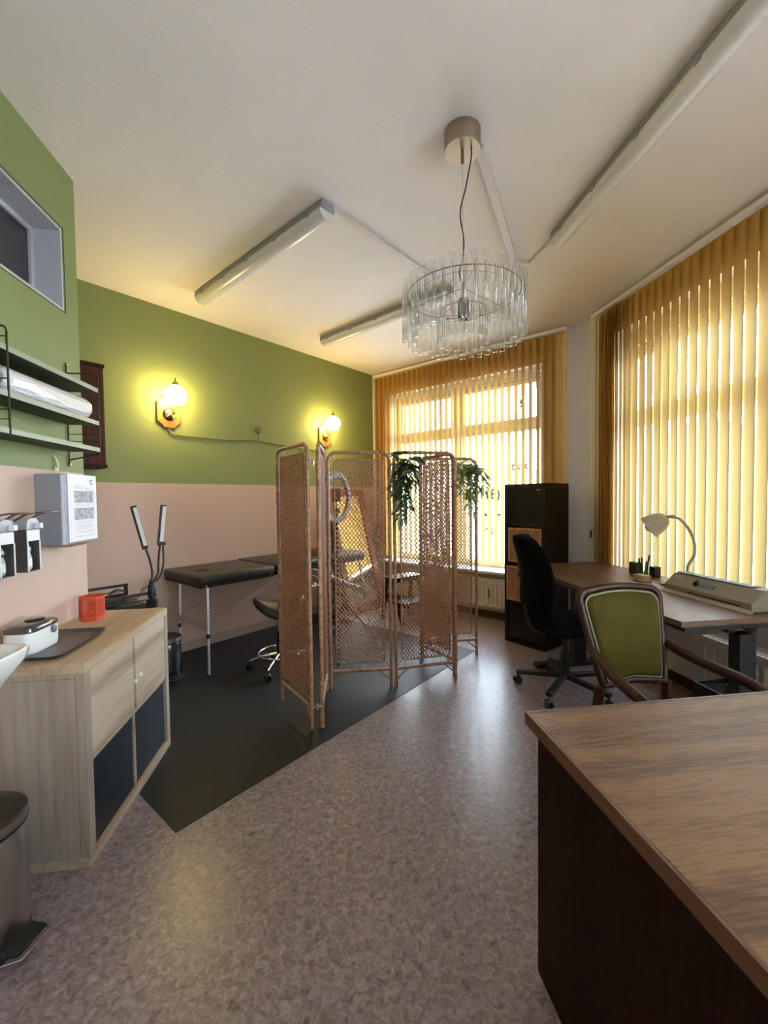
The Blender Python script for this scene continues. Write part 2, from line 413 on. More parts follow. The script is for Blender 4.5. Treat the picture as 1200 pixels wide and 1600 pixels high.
# ------------------------------------------------------------------ windows
AW = math.atan2((C2-C1).y, (C2-C1).x)
def window(name, p, ang, x0, x1, z0, z1, mulls, trans, panes_skip=(), depth=0.135, fw=0.062):
    """framed window in a wall hole; local x along the wall, y outward"""
    r = bpy.data.objects.new(name, None); COL.objects.link(r); r.location = p; r.rotation_euler = (0, 0, ang); r['kind'] = 'structure'
    m = MB()
    y0, y1 = depth, depth+0.07
    m.bx(x0, x1, y0, y1, z0, z0+fw).bx(x0, x1, y0, y1, z1-fw, z1)
    xs = [x0]+list(mulls)+[x1]
    m.bx(x0, x0+fw, y0, y1, z0+fw, z1-fw).bx(x1-fw, x1, y0, y1, z0+fw, z1-fw)
    for q in mulls: m.bx(q-.05, q+.05, y0-.005, y1, z0+fw, z1-fw)
    for q in trans:
        for a, b in zip(xs[:-1], xs[1:]):
            aa = a+(fw if a == x0 else .05); bb = b-(fw if b == x1 else .05)
            m.bx(aa, bb, y0, y1, q-.045, q+.045)
    m.build('window_frame', m_frame, r, bevel=0.004)
    zs = [z0]+list(trans)+[z1]
    sash = MB(); seals = MB()
    for a, b in zip(xs[:-1], xs[1:]):
        aa = a+(fw if a == x0 else .05); bb = b-(fw if b == x1 else .05)
        for c, d in zip(zs[:-1], zs[1:]):
            cc = c+(fw if c == z0 else .045); dd = d-(fw if d == z1 else .045)
            if d == z1:   # top light: its own sash
                s = .04
                sash = MB().bx(aa, bb, y0-.012, y0+.03, cc, cc+s).bx(aa, bb, y0-.012, y0+.03, dd-s, dd).bx(aa, aa+s, y0-.012, y0+.03, cc+s, dd-s).bx(bb-s, bb, y0-.012, y0+.03, cc+s, dd-s)
                sash.build('sash', m_frame, r, bevel=0.003)
                g = MB().bx(aa, bb, y0-.002, y0+.0, dd+.001, dd+.006); g.build('seal', m_blackpl, r)
            MB().bx(aa+.001, bb-.001, y0+.034, y0+.038, cc+.001, dd-.001).build('pane', m_pane, r)
    return r
win1 = window('window_1', C1, AW, W1[0]+.001, W1[1]-.001, W1[2]+.001, 2.665, [1.215], [2.112])
MB().bx(W1[0]+.001, W1[1]-.001, 0.10, 0.17, 2.667, W1[3]-.001).build('head_strip', m_whitepl, win1)
win2 = window('window_2', C2, -PI/2, C2.y-Y2A+.001, C2.y-Y2B-.001, W2Z0+.001, 2.60, [C2.y-2.99, C2.y-1.85, C2.y-1.1], [1.975])
MB().bx(C2.y-Y2A+.001, C2.y-Y2B-.001, 0.10, 0.17, 2.602, W2Z1-.001).build('head_strip', m_whitepl, win2)
# unseen window added in the right wall beside the camera for cool fill light
fill_win = window('unseen_fill_window', C2, -PI/2, C2.y-.249, C2.y+1.549, .201, W2Z1-.001, [C2.y+.65], [2.1])
# sills
def sill(name, p, ang, x0, x1, z, out=0.13):
    o = MB().bx(x0, x1, -out, -0.0015, z-.03, z).build(name, m_whitepl, bevel=0.005); o.location = p; o.rotation_euler = (0, 0, ang); struct(o)
sill('trim_2', C1, AW, 0.12, 2.40, 0.54, 0.13)
sill('trim_3', C2, -PI/2, 0.15, 3.3, 0.655, 0.05)
# faint mirrored shop lettering on the far window
m_ink = mat('window_letter_film', (0.12, 0.11, 0.20), 0.6)
def letters(txt, t, z, size, parent, depth=0.165):
    c = bpy.data.curves.new('window_lettering', 'FONT'); c.body = txt; c.size = size; c.extrude = 0.0006; c.offset = 0.0045
    o = bpy.data.objects.new('window_lettering', c); COL.objects.link(o); c.materials.append(m_ink); o.parent = parent
    o.location = (t, depth, z); o.rotation_euler = (PI/2, 0, PI); return o
letters('2', 2.02, 2.33, 0.12, win1); letters('322 21', 2.06, 1.65, 0.085, win1); letters('(3)', 1.74, 1.33, 0.16, win1)
letters('22%', 1.70, 0.93, 0.10, win1); letters('8', 1.45, 1.52, 0.10, win1); letters('wir nur', 1.74, 1.13, 0.07, win1)
# interior window high in the left wall
w3 = bpy.data.objects.new('window_3', None); COL.objects.link(w3); w3['kind'] = 'structure'
m3 = MB(); a, b, c, d = 0.901, 2.311, 2.298, 2.699
m_rev = mat('grey_reveal_paint', (0.50, 0.50, 0.53), 0.5)
m3.bx(XL-.150, XL-.002, a, b, c, c+.012).bx(XL-.150, XL-.002, a, b, d-.012, d).bx(XL-.150, XL-.002, b-.012, b, c+.012, d-.012).bx(XL-.150, XL-.002, a, a+.012, c+.012, d-.012)
m3.bx(XL-.150, XL-.122, a+.012, b-.012, c+.012, c+.035).bx(XL-.150, XL-.122, a+.012, b-.012, d-.035, d-.012).bx(XL-.150, XL-.122, b-.035, b-.012, c+.035, d-.035)
m3.build('window_frame', m_rev, w3)
MB().bx(XL-.140, XL-.134, a+.03, b-.03, c+.03, d-.03).build('pane', mat('dark_room_glass', (0.045, 0.042, 0.043), 0.08, spec=0.6), w3)
t3 = MB()
for z in (c-.007, d+.005): t3.bx(XL-.001, XL+.002, a, b+.008, z, z+.003)
t3.bx(XL-.001, XL+.002, b+.005, b+.008, c-.007, d+.008)
t3.build('joint_line', mat('dark_joint', (0.03, 0.03, 0.03), 0.6), w3)

# ------------------------------------------------------------------ outside the windows
m_street = mat('pale_pavement', (0.55, 0.47, 0.44), 0.8, var=0.1, scale=2)
struct(MB().bx(-30, 40, -30, 45, -0.75, -0.55).build('street_ground', m_street))
m_fac = mat('pale_facade', (0.62, 0.58, 0.55), 0.8, var=0.05, scale=1)
m_turq = mat('turquoise_facade', (0.06, 0.13, 0.125), 0.7)
m_win = mat('facade_window', (0.12, 0.13, 0.15), 0.2)
def facade(name, p, ang, L, H, material, cols, rows):
    r = bpy.data.objects.new(name, None); COL.objects.link(r); r.location = p; r.rotation_euler = (0, 0, ang); r['kind'] = 'structure'
    MB().bx(0, L, 0, 3, 0, H).build('facade_wall', material, r)
    m = MB()
    for i in range(cols):
        for j in range(rows):
            x = L*(i+.5)/cols; z = 1.2+j*3.0
            m.bx(x-.5, x+.5, -.03, .02, z, z+1.5)
    if cols: m.build('facade_glazing', m_win, r)
facade('street_house', (7.0, 23.0, -.55), math.radians(-42), 20, 3.2, m_fac, 0, 0)
facade('turquoise_kiosk', (7.9, 10.3, -.55), math.radians(-60), 2.1, 3.6, m_turq, 0, 0)

# ------------------------------------------------------------------ vertical blinds
def blind(name, label, p, ang, t0, t1, z0, angf, off, material, first, stackf=None, zt=2.955):
    """headrail and hanging vanes; local x along the wall, y outward (room side is negative)"""
    r = thing(name, label, 'blind', (p[0], p[1], 0), ang)
    MB().bx(t0-.015, t1+.015, -off-.024, -off+.020, zt, zt+.032).build('headrail', m_whitepl, r, bevel=0.004)
    c = MB()
    ch0 = t1 if first == 'end' else t0
    ce_ = MB().tube([(ch0, -off-.02, zt), (ch0, -off-.02, 1.0)], .0025, 6); ce_.build('cord', m_whitepl, r)
    MB().box((ch0, -off-.02, 1.0), (.012, .012, .07)).build('cord_weight', m_blackpl, r, bevel=0.003)
    t = t0+.04; i = 0
    while t < t1-.03:
        a, dt = angf(t)
        w = .089; nseg = 4
        vs, fs = [], []
        for k in range(nseg+1):
            u = (k/nseg-.5)*w; bow = .0035*(1-(2*k/nseg-1)**2)
            x = t+u*math.cos(a)-bow*math.sin(a); y = -off+u*math.sin(a)+bow*math.cos(a)
            vs += [(x, y, z0), (x, y, zt-.012)]
        for k in range(nseg): fs.append((2*k, 2*k+2, 2*k+3, 2*k+1))
        MB().add(vs, fs).build('vane', material, r, smooth=180)
        t += dt; i += 1
    return r
def ang1(t):
    return math.radians(105 - 19*min(1, max(0, t)/2.3)), .0765
def ang2(t):
    if t < .34: return math.radians(-25), .050
    if t < .47: return math.radians(-38), .020
    if t < .60: return math.radians(-25), .045
    return math.radians(-14), .0765
blind('vertical_blind', 'orange vertical blind on the far window, its open vanes beside the green wall', C1, AW, 0.06, 2.50, 0.60, ang1, 0.053, m_vane, 'end')
blind('vertical_blind', 'yellow vertical blind along the right wall behind the desk', C2, -PI/2, 0.17, 3.3, 0.70, ang2, 0.055, m_vane, 'start')

# ------------------------------------------------------------------ radiators
def radiator(label, p, ang, x0, x1, z0, z1, gap=0.04, th=0.09):
    r = thing('radiator', label, 'radiator', (p[0], p[1], 0), ang)
    y1 = -gap; y0 = y1-th
    m = MB().bx(x0, x1, y0+.012, y0+.03, z0, z1-.02).bx(x0, x1, y1-.018, y1, z0, z1-.02)
    n = int((x1-x0)/.05)
    for k in range(n):
        x = x0+.03+(x1-x0-.06)*k/(n-1)
        m.prism([(x-.013, y0+.013), (x-.007, y0), (x+.007, y0), (x+.013, y0+.013)], z0+.03, z1-.055)
    m.bx(x0, x1, y0+.002, y0+.013, z0, z0+.025).bx(x0, x1, y0+.002, y0+.013, z1-.05, z1-.02)
    m.build('panel', m_rad, r, bevel=0.002)
    g = MB()
    g.bx(x0, x1, y0, y0+.008, z1-.02, z1).bx(x0, x1, y1-.008, y1, z1-.02, z1)
    k = x0
    while k < x1:
        g.bx(k, k+.006, y0+.008, y1-.008, z1-.008, z1-.002); k += .022
    for yy in (y0+.028, y0+.046, y0+.064): g.bx(x0, x1, yy, yy+.004, z1-.006, z1)
    g.build('grille', m_rad, r)
    for x in (x0, x1-.004): MB().bx(x, x+.004, y0+.01, y1, z0, z1).build('end_cover', m_rad, r)
    for x in (x0+.12, x1-.12): MB().bx(x-.02, x+.02, y1, -.001, z0+.08, z0+.12).build('bracket', m_rad, r)
    return r
r1 = radiator('white ribbed radiator under the far window, left of the black cabinet', C1, AW, 0.62, 2.05, 0.15, 0.455)
MB().box((1.735, -.1325, .30), (.024, .006, .09)).build('heat_meter', mat('grey_meter', (.22, .19, .15), .5), r1, bevel=.003)
radiator('radiator with open top grille under the right window, below the desk', C2, -PI/2, C2.y-2.314, C2.y-1.30, 0.10, 0.476, 0.03, 0.145)

# ------------------------------------------------------------------ floor mat
A0 = Vector((-.614, 1.746, 0)); A1 = Vector((1.247, 3.552, 0))
d0, d1 = A0.dot(D), A1.dot(D); n1 = (A0.dot(N)+A1.dot(N))/2
tt = (-.884-dn(d0, n1).x)/-N.x
e0 = dn(d0, n1)-N*tt
pts = [dn(d0, n1), dn(d1, n1), dn(d1, NG+.016), Vector((-1.55, 3.71, 0)), Vector((-1.265, 2.447, 0)), Vector((-.884, 2.447, 0)), Vector((e0.x, e0.y, 0))]
o = MB().prism([(q.x, q.y) for q in pts], 0.0004, 0.0030).build('vinyl_mat', m_mat)
tag(o, 'large charcoal vinyl floor mat lying under the massage table and cane screen', 'mat')

# ------------------------------------------------------------------ ceiling lamps and conduits
m_diff = mat('lamp_diffuser', (0.72, 0.72, 0.70), 0.2, spec=0.6)
m_lbase = mat('lamp_base_grey', (0.30, 0.31, 0.31), 0.45)
def batten(label, p, q, group='ceiling tube lamps'):
    p, q = Vector(p), Vector(q); L = (q-p).length; a = math.atan2(q.y-p.y, q.x-p.x)
    r = thing('ceiling_tube_lamp', label, 'ceiling lamp', (p.x, p.y, ZC-.001), a, group)
    MB().prism([(y, z) for y, z in ((-.045, 0), (-.052, -.042), (.052, -.042), (.045, 0))], 0, L, Matrix(((0, 0, 1, 0), (1, 0, 0, 0), (0, 1, 0, 0), (0, 0, 0, 1)))).build('base', m_lbase, r, bevel=.003)
    sec = [(-.050, -.043)]+[(-.050*math.cos(PI*k/12), -.052-.040*math.sin(PI*k/12)) for k in range(13)]+[(.050, -.043)]
    MB().prism(sec, .012, L-.012, Matrix(((0, 0, 1, 0), (1, 0, 0, 0), (0, 1, 0, 0), (0, 0, 0, 1)))).build('diffuser', m_diff, r, smooth=50)
    k = .12
    while k < L:
        for s in (-1, 1): MB().box((k, s*.053, -.040), (.03, .006, .026)).build('clip', m_lbase, r, bevel=.001)
        k += (L-.24)/4
    return r
batten('grey tube lamp on the ceiling nearest the green wall sconces, left of the chandelier', (-.985, 3.60, 0), (.03, 2.425, 0))
batten('grey tube lamp on the ceiling half hidden behind the chandelier', (-.015, 4.44, 0), (1.0, 3.265, 0))
batten('long white tube lamp on the ceiling beside the right window blind', (1.468, 2.54, 0), (1.43, 1.0, 0))
def conduit(label, pts, w=.028, h=.016):
    m = MB()
    for a, b in zip(pts[:-1], pts[1:]):
        m.bar((a[0], a[1], ZC-.001-h/2), (b[0], b[1], ZC-.001-h/2), w, h)
    o = m.build('cable_conduit', m_conduit, bevel=.002)
    tag(o, label, 'cable conduit', 'ceiling conduits')
conduit('white conduit on the ceiling between the two grey tube lamps', [(.055, 2.45), (.97, 3.27)])
conduit('wide white conduit on the ceiling running from the chandelier canopy towards the window', [(.735, 1.955), (1.30, 2.82)], .045, .022)
conduit('thin conduit on the ceiling leading to the end of the long tube lamp', [(1.335, 2.85), (1.445, 2.875), (1.466, 2.548)], .018, .014)

# ------------------------------------------------------------------ chandelier
CX, CY = .634, 1.90
ch = thing('chandelier', 'chandelier of hanging clear glass tubes on a round brushed brass ceiling canopy', 'chandelier', (CX, CY, ZC-.001))
MB().lathe([(.0815, 0), (.0815, -.083), (.080, -.086), (0, -.086)], 48).build('canopy', m_nickel, ch, smooth=40)
MB().cyl((0, 0, -.086), (0, 0, -.145), .007, 14).build('cable_grip', m_nickel, ch, smooth=40)
MB().cyl((0, 0, -.145), (0, 0, -.60), .0008, 6).build('suspension_wire', m_steel, ch)
MB().tube(smooth_path([(.03, -.035, -.086), (.030, -.03, -.14), (.012, -.01, -.25), (-.012, 0, -.36), (.006, .006, -.47), (.0, .0, -.56), (-.016, .0, -.62), (-.012, 0, -.665)], 8), .0032, 8).build('power_cord', m_blackpl, ch, smooth=60)
m_wire = mat('dark_nickel_wire', (.20, .16, .11), .35, metal=1.0)
ZR = 2.285-ZC; ZR2 = ZR-.075
def ring_pts(R, z, n=64): return [(R*math.cos(2*PI*k/n), R*math.sin(2*PI*k/n), z) for k in range(n)]
MB().tube(ring_pts(.256, ZR), .0024, 8, closed=True).build('ring', m_wire, ch, smooth=60)
MB().tube(ring_pts(.214, ZR-.004), .0012, 8, closed=True).build('ring', m_wire, ch, smooth=60)
MB().tube(ring_pts(.105, ZR2), .0022, 8, closed=True).build('ring', m_wire, ch, smooth=60)
sp_ = MB()
for k in range(3):
    a = 2*PI*k/3+.4
    sp_.tube([(.256*math.cos(a), .256*math.sin(a), ZR), (.012*math.cos(a), .012*math.sin(a), ZR+.03)], .0016, 6)
    sp_.tube([(.105*math.cos(a), .105*math.sin(a), ZR2), (.02*math.cos(a), .02*math.sin(a), ZR-.02)], .0014, 6)
sp_.tube([(0, 0, ZR+.06), (0, 0, ZR-.02)], .004, 8)
sp_.build('spider', m_wire, ch)
MB().lathe([(.0, 0), (.022, 0), (.026, -.012), (.026, -.075), (.021, -.09), (.0, -.09)], 24, Matrix.Translation((0, 0, ZR-.02))).build('socket', mat('dark_socket', (.03, .026, .022), .35, metal=.4), ch, smooth=40)
m_tube = thin_glass('clear_tube_glass', (.965, .97, .965), .8, .05, .065)
MB().lathe([(.010, -.092), (.012, -.104), (.026, -.128), (.030, -.146), (.026, -.163), (.014, -.174), (.001, -.177)], 20, Matrix.Translation((0, 0, ZR-.02)), cap=False).build('bulb', m_tube, ch, smooth=180)
tube_me = None
def gtube(R, a, zc, L, rad):
    x, y = R*math.cos(a), R*math.sin(a)
    m = MB()
    m.lathe([(rad, -L/2), (rad, L/2)], 14, cap=False)
    m.lathe([(rad-.0022, -L/2), (rad, -L/2)], 14, cap=False); m.lathe([(rad-.0022, L/2), (rad, L/2)], 14, cap=False)
    g = m.build('glass_tube', m_tube, ch, smooth=180, loc=(x, y, zc))
    c = MB().tube([(-rad*1.1*math.cos(a), -rad*1.1*math.sin(a), .0), (0, 0, .012), (0, 0, L*.5-.048+.01)], .0011, 5)
    c.build('hook', m_wire, g)
for k in range(40): gtube(.270, 2*PI*k/40, ZR-.075+random.uniform(-.008, .008), .245, .0125)
for k in range(32): gtube(.230, 2*PI*(k+.5)/32, ZR-.080+random.uniform(-.008, .008), .235, .0125)
for k in range(16): gtube(.108, 2*PI*k/16, ZR2-.055, .17, .0125)

# ------------------------------------------------------------------ wall sconces
m_globe = emit('lit_opal_glass', (1.0, 0.73, 0.25), GLOBE_STRENGTH)
def sconce(label, d, z):
    p = dn(d, NG+.001)
    r = thing('wall_sconce', label, 'wall lamp', (p.x, p.y, z), RD, 'globe wall sconces')   # local y = into the wall, room is -y
    s = 1.0
    out = []
    for (x, zz) in ((-.045, -.135), (.045, -.135), (.060, -.112), (.080, -.098), (.100, -.078), (.100, .078), (.080, .098), (.060, .112), (.045, .135), (-.045, .135), (-.060, .112), (-.080, .098), (-.100, .078), (-.100, -.078), (-.080, -.098), (-.060, -.112)): out.append((x, zz))
    rot = Matrix(((1, 0, 0, 0), (0, 0, -1, 0), (0, 1, 0, 0), (0, 0, 0, 1)))
    MB().prism(out, 0.001, .020, rot).build('plaque', m_plaque, r, bevel=.005)
    MB().lathe([(.0, .019), (.055, .019), (.055, .024), (.046, .031), (.044, .034), (.032, .037), (.030, .044), (.016, .050), (.0, .052)], 32, rot @ Matrix.Translation((0, -.02, 0))).build('rosette', m_brass, r, smooth=50)
    MB().tube(smooth_path([(0, -.045, -.02), (0, -.075, -.03), (0, -.098, -.015), (.0, -.104, .03), (0, -.090, .09), (0, -.075, .14), (0, -.085, .20), (0, -.115, .232), (0, -.145, .236)], 6), .0055, 10).build('arm', m_brass, r, smooth=60)
    MB().lathe([(.004, .045), (.006, .03), (.004, .022), (.009, .014), (.022, .004), (.030, -.012), (.033, -.018)], 24, Matrix.Translation((0, -.150, .222))).build('cap', m_brass, r, smooth=50)
    rr = .086
    prof = [(.030, .080)]+[(rr*math.cos(a), .94*rr*math.sin(a)) for a in [math.radians(q) for q in (66, 54, 42, 30, 18, 6, -6, -18, -30, -42, -50)]]+[(.060, -.066), (.066, -.072)]
    MB().lathe(prof, 36, Matrix.Translation((0, -.150, .125)), cap=False).build('globe', m_globe, r, smooth=180)
    MB().cyl((0, -.045, -.02), (0.012, -.070, -.045), .004, 8).build('switch_knob', m_brass, r, smooth=40)
    return r
SC1 = Vector((-1.355, 3.883, 0)).dot(D); SC2 = Vector((-.022, 5.112, 0)).dot(D)
sconce('lit globe sconce on a scalloped wooden plaque, nearer one left of the screen', SC1, 2.117)
sconce('lit globe sconce above the cane screen near the far corner of the green wall', SC2, 2.112)
m_gcab = mat('green_painted_cable', (.125, .14, .045), .5)
B1 = Vector((-.698, 4.489, 0)).dot(D)
w = MB()
def wpt(d, z, o=.012): q = dn(d, NG+o); return (q.x, q.y, z)
w.tube(smooth_path([wpt(SC1, 1.982), wpt(SC1, 1.955), wpt(SC1+.03, 1.930), wpt(SC1+.2, 1.925), wpt(SC1+.55, 1.93), wpt(B1-.04, 1.955), wpt(B1+.1, 1.945), wpt(SC2-.4, 1.925), wpt(SC2-.04, 1.925), wpt(SC2, 1.945), wpt(SC2, 1.977)], 6), .0065, 8)
w.tube([wpt(B1, 1.95), wpt(B1, 2.03)], .006, 8)
o = w.build('wall_cable', m_gcab, smooth=60); tag(o, 'painted cable running along the green wall between the two sconces', 'cable')
q = dn(B1, NG+.001)
jb = thing('junction_box', 'small round painted junction box on the green wall between the sconces', 'junction box', (q.x, q.y, 2.07), RD)
rot = Matrix(((1, 0, 0, 0), (0, 0, -1, 0), (0, 1, 0, 0), (0, 0, 0, 1)))
MB().lathe([(.038, 0), (.036, .028), (.030, .032), (0, .033)], 24, rot).build('box_body', m_gcab, jb, smooth=40)
MB().lathe([(.006, .033), (.006, .036), (0, .036)], 12, rot).build('screw', m_brass, jb)

# ------------------------------------------------------------------ dark red cabinet on the green wall
e1 = Vector((-1.615, 3.365, 0)).dot(D)
q = dn(e1-.62, NG+.001)
bc = thing('wall_cabinet', 'dark red wooden wall cabinet hanging on the green wall behind the string shelf', 'cabinet', (q.x, q.y, 1.602), RD)
MB().bx(.36, .62, -.20, 0, .022, .73).build('body', m_cherry, bc, bevel=.002)
m_cherry2 = mat('dark_red_wood_edge', (0.034, 0.010, 0.006), 0.6, spec=0.15)
MB().bx(.355, .626, -.212, 0, .73, .755).build('top_board', m_cherry2, bc, bevel=.002)
MB().bx(.355, .626, -.212, 0, -.003, .022).build('bottom_board', m_cherry2, bc, bevel=.002)
dm = MB().bx(.364, .612, -.210, -.201, .03, .722)
dm.build('door', m_cherry, bc, bevel=.003)

# ------------------------------------------------------------------ string shelf on the left wall
ss = thing('string_shelf', 'olive green wire ladder shelf with three boards on the left wall', 'shelf', (XL, 1.99, 0))
for y in (-.302, .302):
    m = MB()
    pth = [(.007, y, 1.56), (.007, y, 2.03)]
    m.tube([(.006, y, 1.545), (.006, y, 2.03)], .0038, 8)
    m.tube(smooth_path([(.006, y, 1.99), (.10, y, 1.99), (.140, y, 1.985), (.150, y, 1.97), (.150, y, 1.95)], 4) + [(.150, y, 1.62)] + smooth_path([(.150, y, 1.61), (.148, y, 1.598), (.14, y, 1.592), (.08, y, 1.578), (.006, y, 1.562)], 4), .0038, 8)
    for z in (1.95, 1.90, 1.80, 1.75, 1.69, 1.655): m.tube([(.006, y, z), (.150, y, z)], .0022, 6)
    m.build('ladder_side', m_olive, ss, smooth=60)
    for z in (2.035, 1.540): MB().lathe([(.0, .012), (.006, .010), (.008, .004), (.008, 0)], 12, Matrix.Translation((.004, y, z)) @ rotm(0, PI/2, 0)).build('wall_knob', m_brass, ss, smooth=50)
m_boardedge = mat('pale_olive_board', (0.30, 0.33, 0.22), 0.45)
for z in (1.907, 1.744, 1.612):
    MB().bx(.012, .148, -.299, .299, z-.009, z+.009).build('shelf_board', m_olive, ss, bevel=.002)
    MB().bx(.148, .151, -.299, .299, z-.010, z+.010).build('board_edge', m_boardedge, ss)
# rolls in plastic on the middle board
m_film = mat('wrinkled_clear_film_over_white', (.80, .79, .76), .16, bump=1.0, bscale=22, stretch=(4, .5, 4), coat=.6)
def roll(label, y0, y1):
    r = thing('paper_roll', label, 'paper roll', (XL+.078, (y0+y1)/2, 1.754+.0555))
    L = y1-y0; m = MB(); vs, fs = [], []; nn, k = 36, 26
    for i in range(k+1):
        u = i/k; y = (u-.5)*L
        e = min(u, 1-u)*L
        rad0 = .055*(1-.25*max(0, 1-e/.03)**2)
        for j in range(nn):
            a = 2*PI*j/nn
            rad = rad0*(1+.016*math.sin(3*a+6*u)+.012*math.sin(9*a+2.0*math.sin(5*u))+.010*math.sin(17*a+9*u))
            vs.append((rad*math.cos(a)*1.05, y, max(-.0552, rad*math.sin(a))))
    for i in range(k):
        for j in range(nn): fs.append((i*nn+j, i*nn+(j+1) % nn, (i+1)*nn+(j+1) % nn, (i+1)*nn+j))
    fs.append(tuple(range(nn))); fs.append(tuple(k*nn+j for j in reversed(range(nn))))
    m.add(vs, fs).build('wrapping', m_film, r, smooth=40)
    return r
roll('long white roll in crinkled clear plastic on the middle board of the string shelf', 1.705, 2.285)
gb = thing('storage_box', 'grey box on the string shelf left of the wrapped roll', 'box', (XL+.07, 1.585, 1.754))
g2 = MB().bx(-.05, .055, -.09, .09, .0, .085).build('box_body', m_grey, gb, bevel=.004)
MB().bx(-.052, .057, -.092, .092, .086, .098).build('lid', m_grey, gb, bevel=.003)
for z in (1.907, 1.744, 1.612): pass
sx_ = thing('string_shelf', 'second bay of the olive wire shelf, cut off by the left edge', 'shelf', (XL, 1.375, 0))
for z in (1.907, 1.744, 1.612):
    MB().bx(.012, .148, -.30, .307, z-.009, z+.009).build('shelf_board', m_olive, sx_, bevel=.002)
    MB().bx(.148, .151, -.30, .307, z-.010, z+.010).build('board_edge', m_boardedge, sx_)
m = MB(); y = -.305
m.tube([(.006, y, 1.545), (.006, y, 2.03)], .0038, 8); m.tube([(.006, y, 1.99), (.15, y, 1.985), (.15, y, 1.61), (.006, y, 1.562)], .0038, 8)
m.build('ladder_side', m_olive, sx_, smooth=60)
# hook over the paper dispenser
hk = thing('wall_hook', 'small pale yellow plastic hook on the wall above the towel dispenser', 'hook', (XL, 2.185, 1.535))
MB().tube(smooth_path([(.003, -.012, .036), (.006, -.008, .03), (.011, -.003, .016), (.013, .0, .0), (.010, .003, -.02)], 5), .005, 8).build('stem', mat('pale_yellow_plastic', (.62, .62, .36), .4), hk, smooth=60)
MB().bx(.001, .010, -.008, .016, -.034, -.012).build('plate', mat('pale_yellow_plastic', (.62, .62, .36), .4), hk, bevel=.002)

# ------------------------------------------------------------------ paper towel dispenser
tdp = thing('towel_dispenser', 'grey paper towel dispenser on the left wall with a printed sheet on its front', 'towel dispenser', (XL, 2.17, 1.315))
MB().prism([(.001, -.130), (.105, -.130), (.118, -.118), (.118, .118), (.105, .130), (.001, .130)], -.155, .165).build('housing', m_grey, tdp, bevel=.004)
m_sheet = mat('white_sheet', (.78, .77, .79), .3, coat=.3)
sh = MB().bx(.1185, .1215, -.105, .128, -.145, .166).build('plastic_sleeve', m_sheet, tdp)
m_print = mat('grey_print', (.36, .36, .39), .5, var=.5, scale=60)
m_printl = mat('pale_grey_print', (.55, .55, .58), .5, var=.25, scale=90)
pr_ = MB(); pl_ = MB()
pr_.bx(.1217, .1221, -.060, .100, .035, .090); pr_.bx(.1217, .1221, -.060, .100, -.045, .010)
for z, a, b in ((.112, -.06, .02), (.104, -.06, .05), (.098, -.06, .085), (.026, -.05, .09), (.020, -.05, .06), (-.056, -.05, .095), (-.063, -.05, .08), (-.075, -.05, .095), (-.082, -.05, .09), (-.089, -.05, .06), (-.10, -.05, .09), (-.108, -.05, .08), (-.125, -.06, .10)):
    pl_.bx(.1217, .1221, a, b, z, z+.0035)
pr_.build('printed_picture', m_print, sh); pl_.build('printed_lines', m_printl, sh)
MB().tube([(.1219, .085+.011*math.cos(math.radians(q)), .135+.011*math.sin(math.radians(q))) for q in range(40, 330, 15)], .0016, 6).build('printed_emblem', m_blackpl, sh)
mh = MB()
for k in range(11): mh.cyl((.1214, -.090, -.13+k*.027), (.1219, -.090, -.13+k*.027), .003, 10)
mh.build('punched_holes', m_printl, sh)
m_kraft = mat('beige_paper_towel', (.50, .40, .28), .8, var=.08, scale=20)
vs, fs = [], []
for i in range(9):
    for j in range(7):
        u, v = i/8-.5, j/6
        vs.append((.045+.115*v, u*.215+.03, -.157-.006-.014*math.cos(u*5)*(1-v)+.016*v*v-.010*abs(u)*2*(1-v)))
for i in range(8):
    for j in range(6): fs.append((i*7+j, i*7+j+1, (i+1)*7+j+1, (i+1)*7+j))
o = MB().add(vs, fs).build('paper_towel', m_kraft, smooth=180); o.location = (XL, 2.17, 1.315)
so = o.modifiers.new('solid', 'SOLIDIFY'); so.thickness = .003
tag(o, 'beige paper towel hanging out below the grey dispenser', 'paper towel')

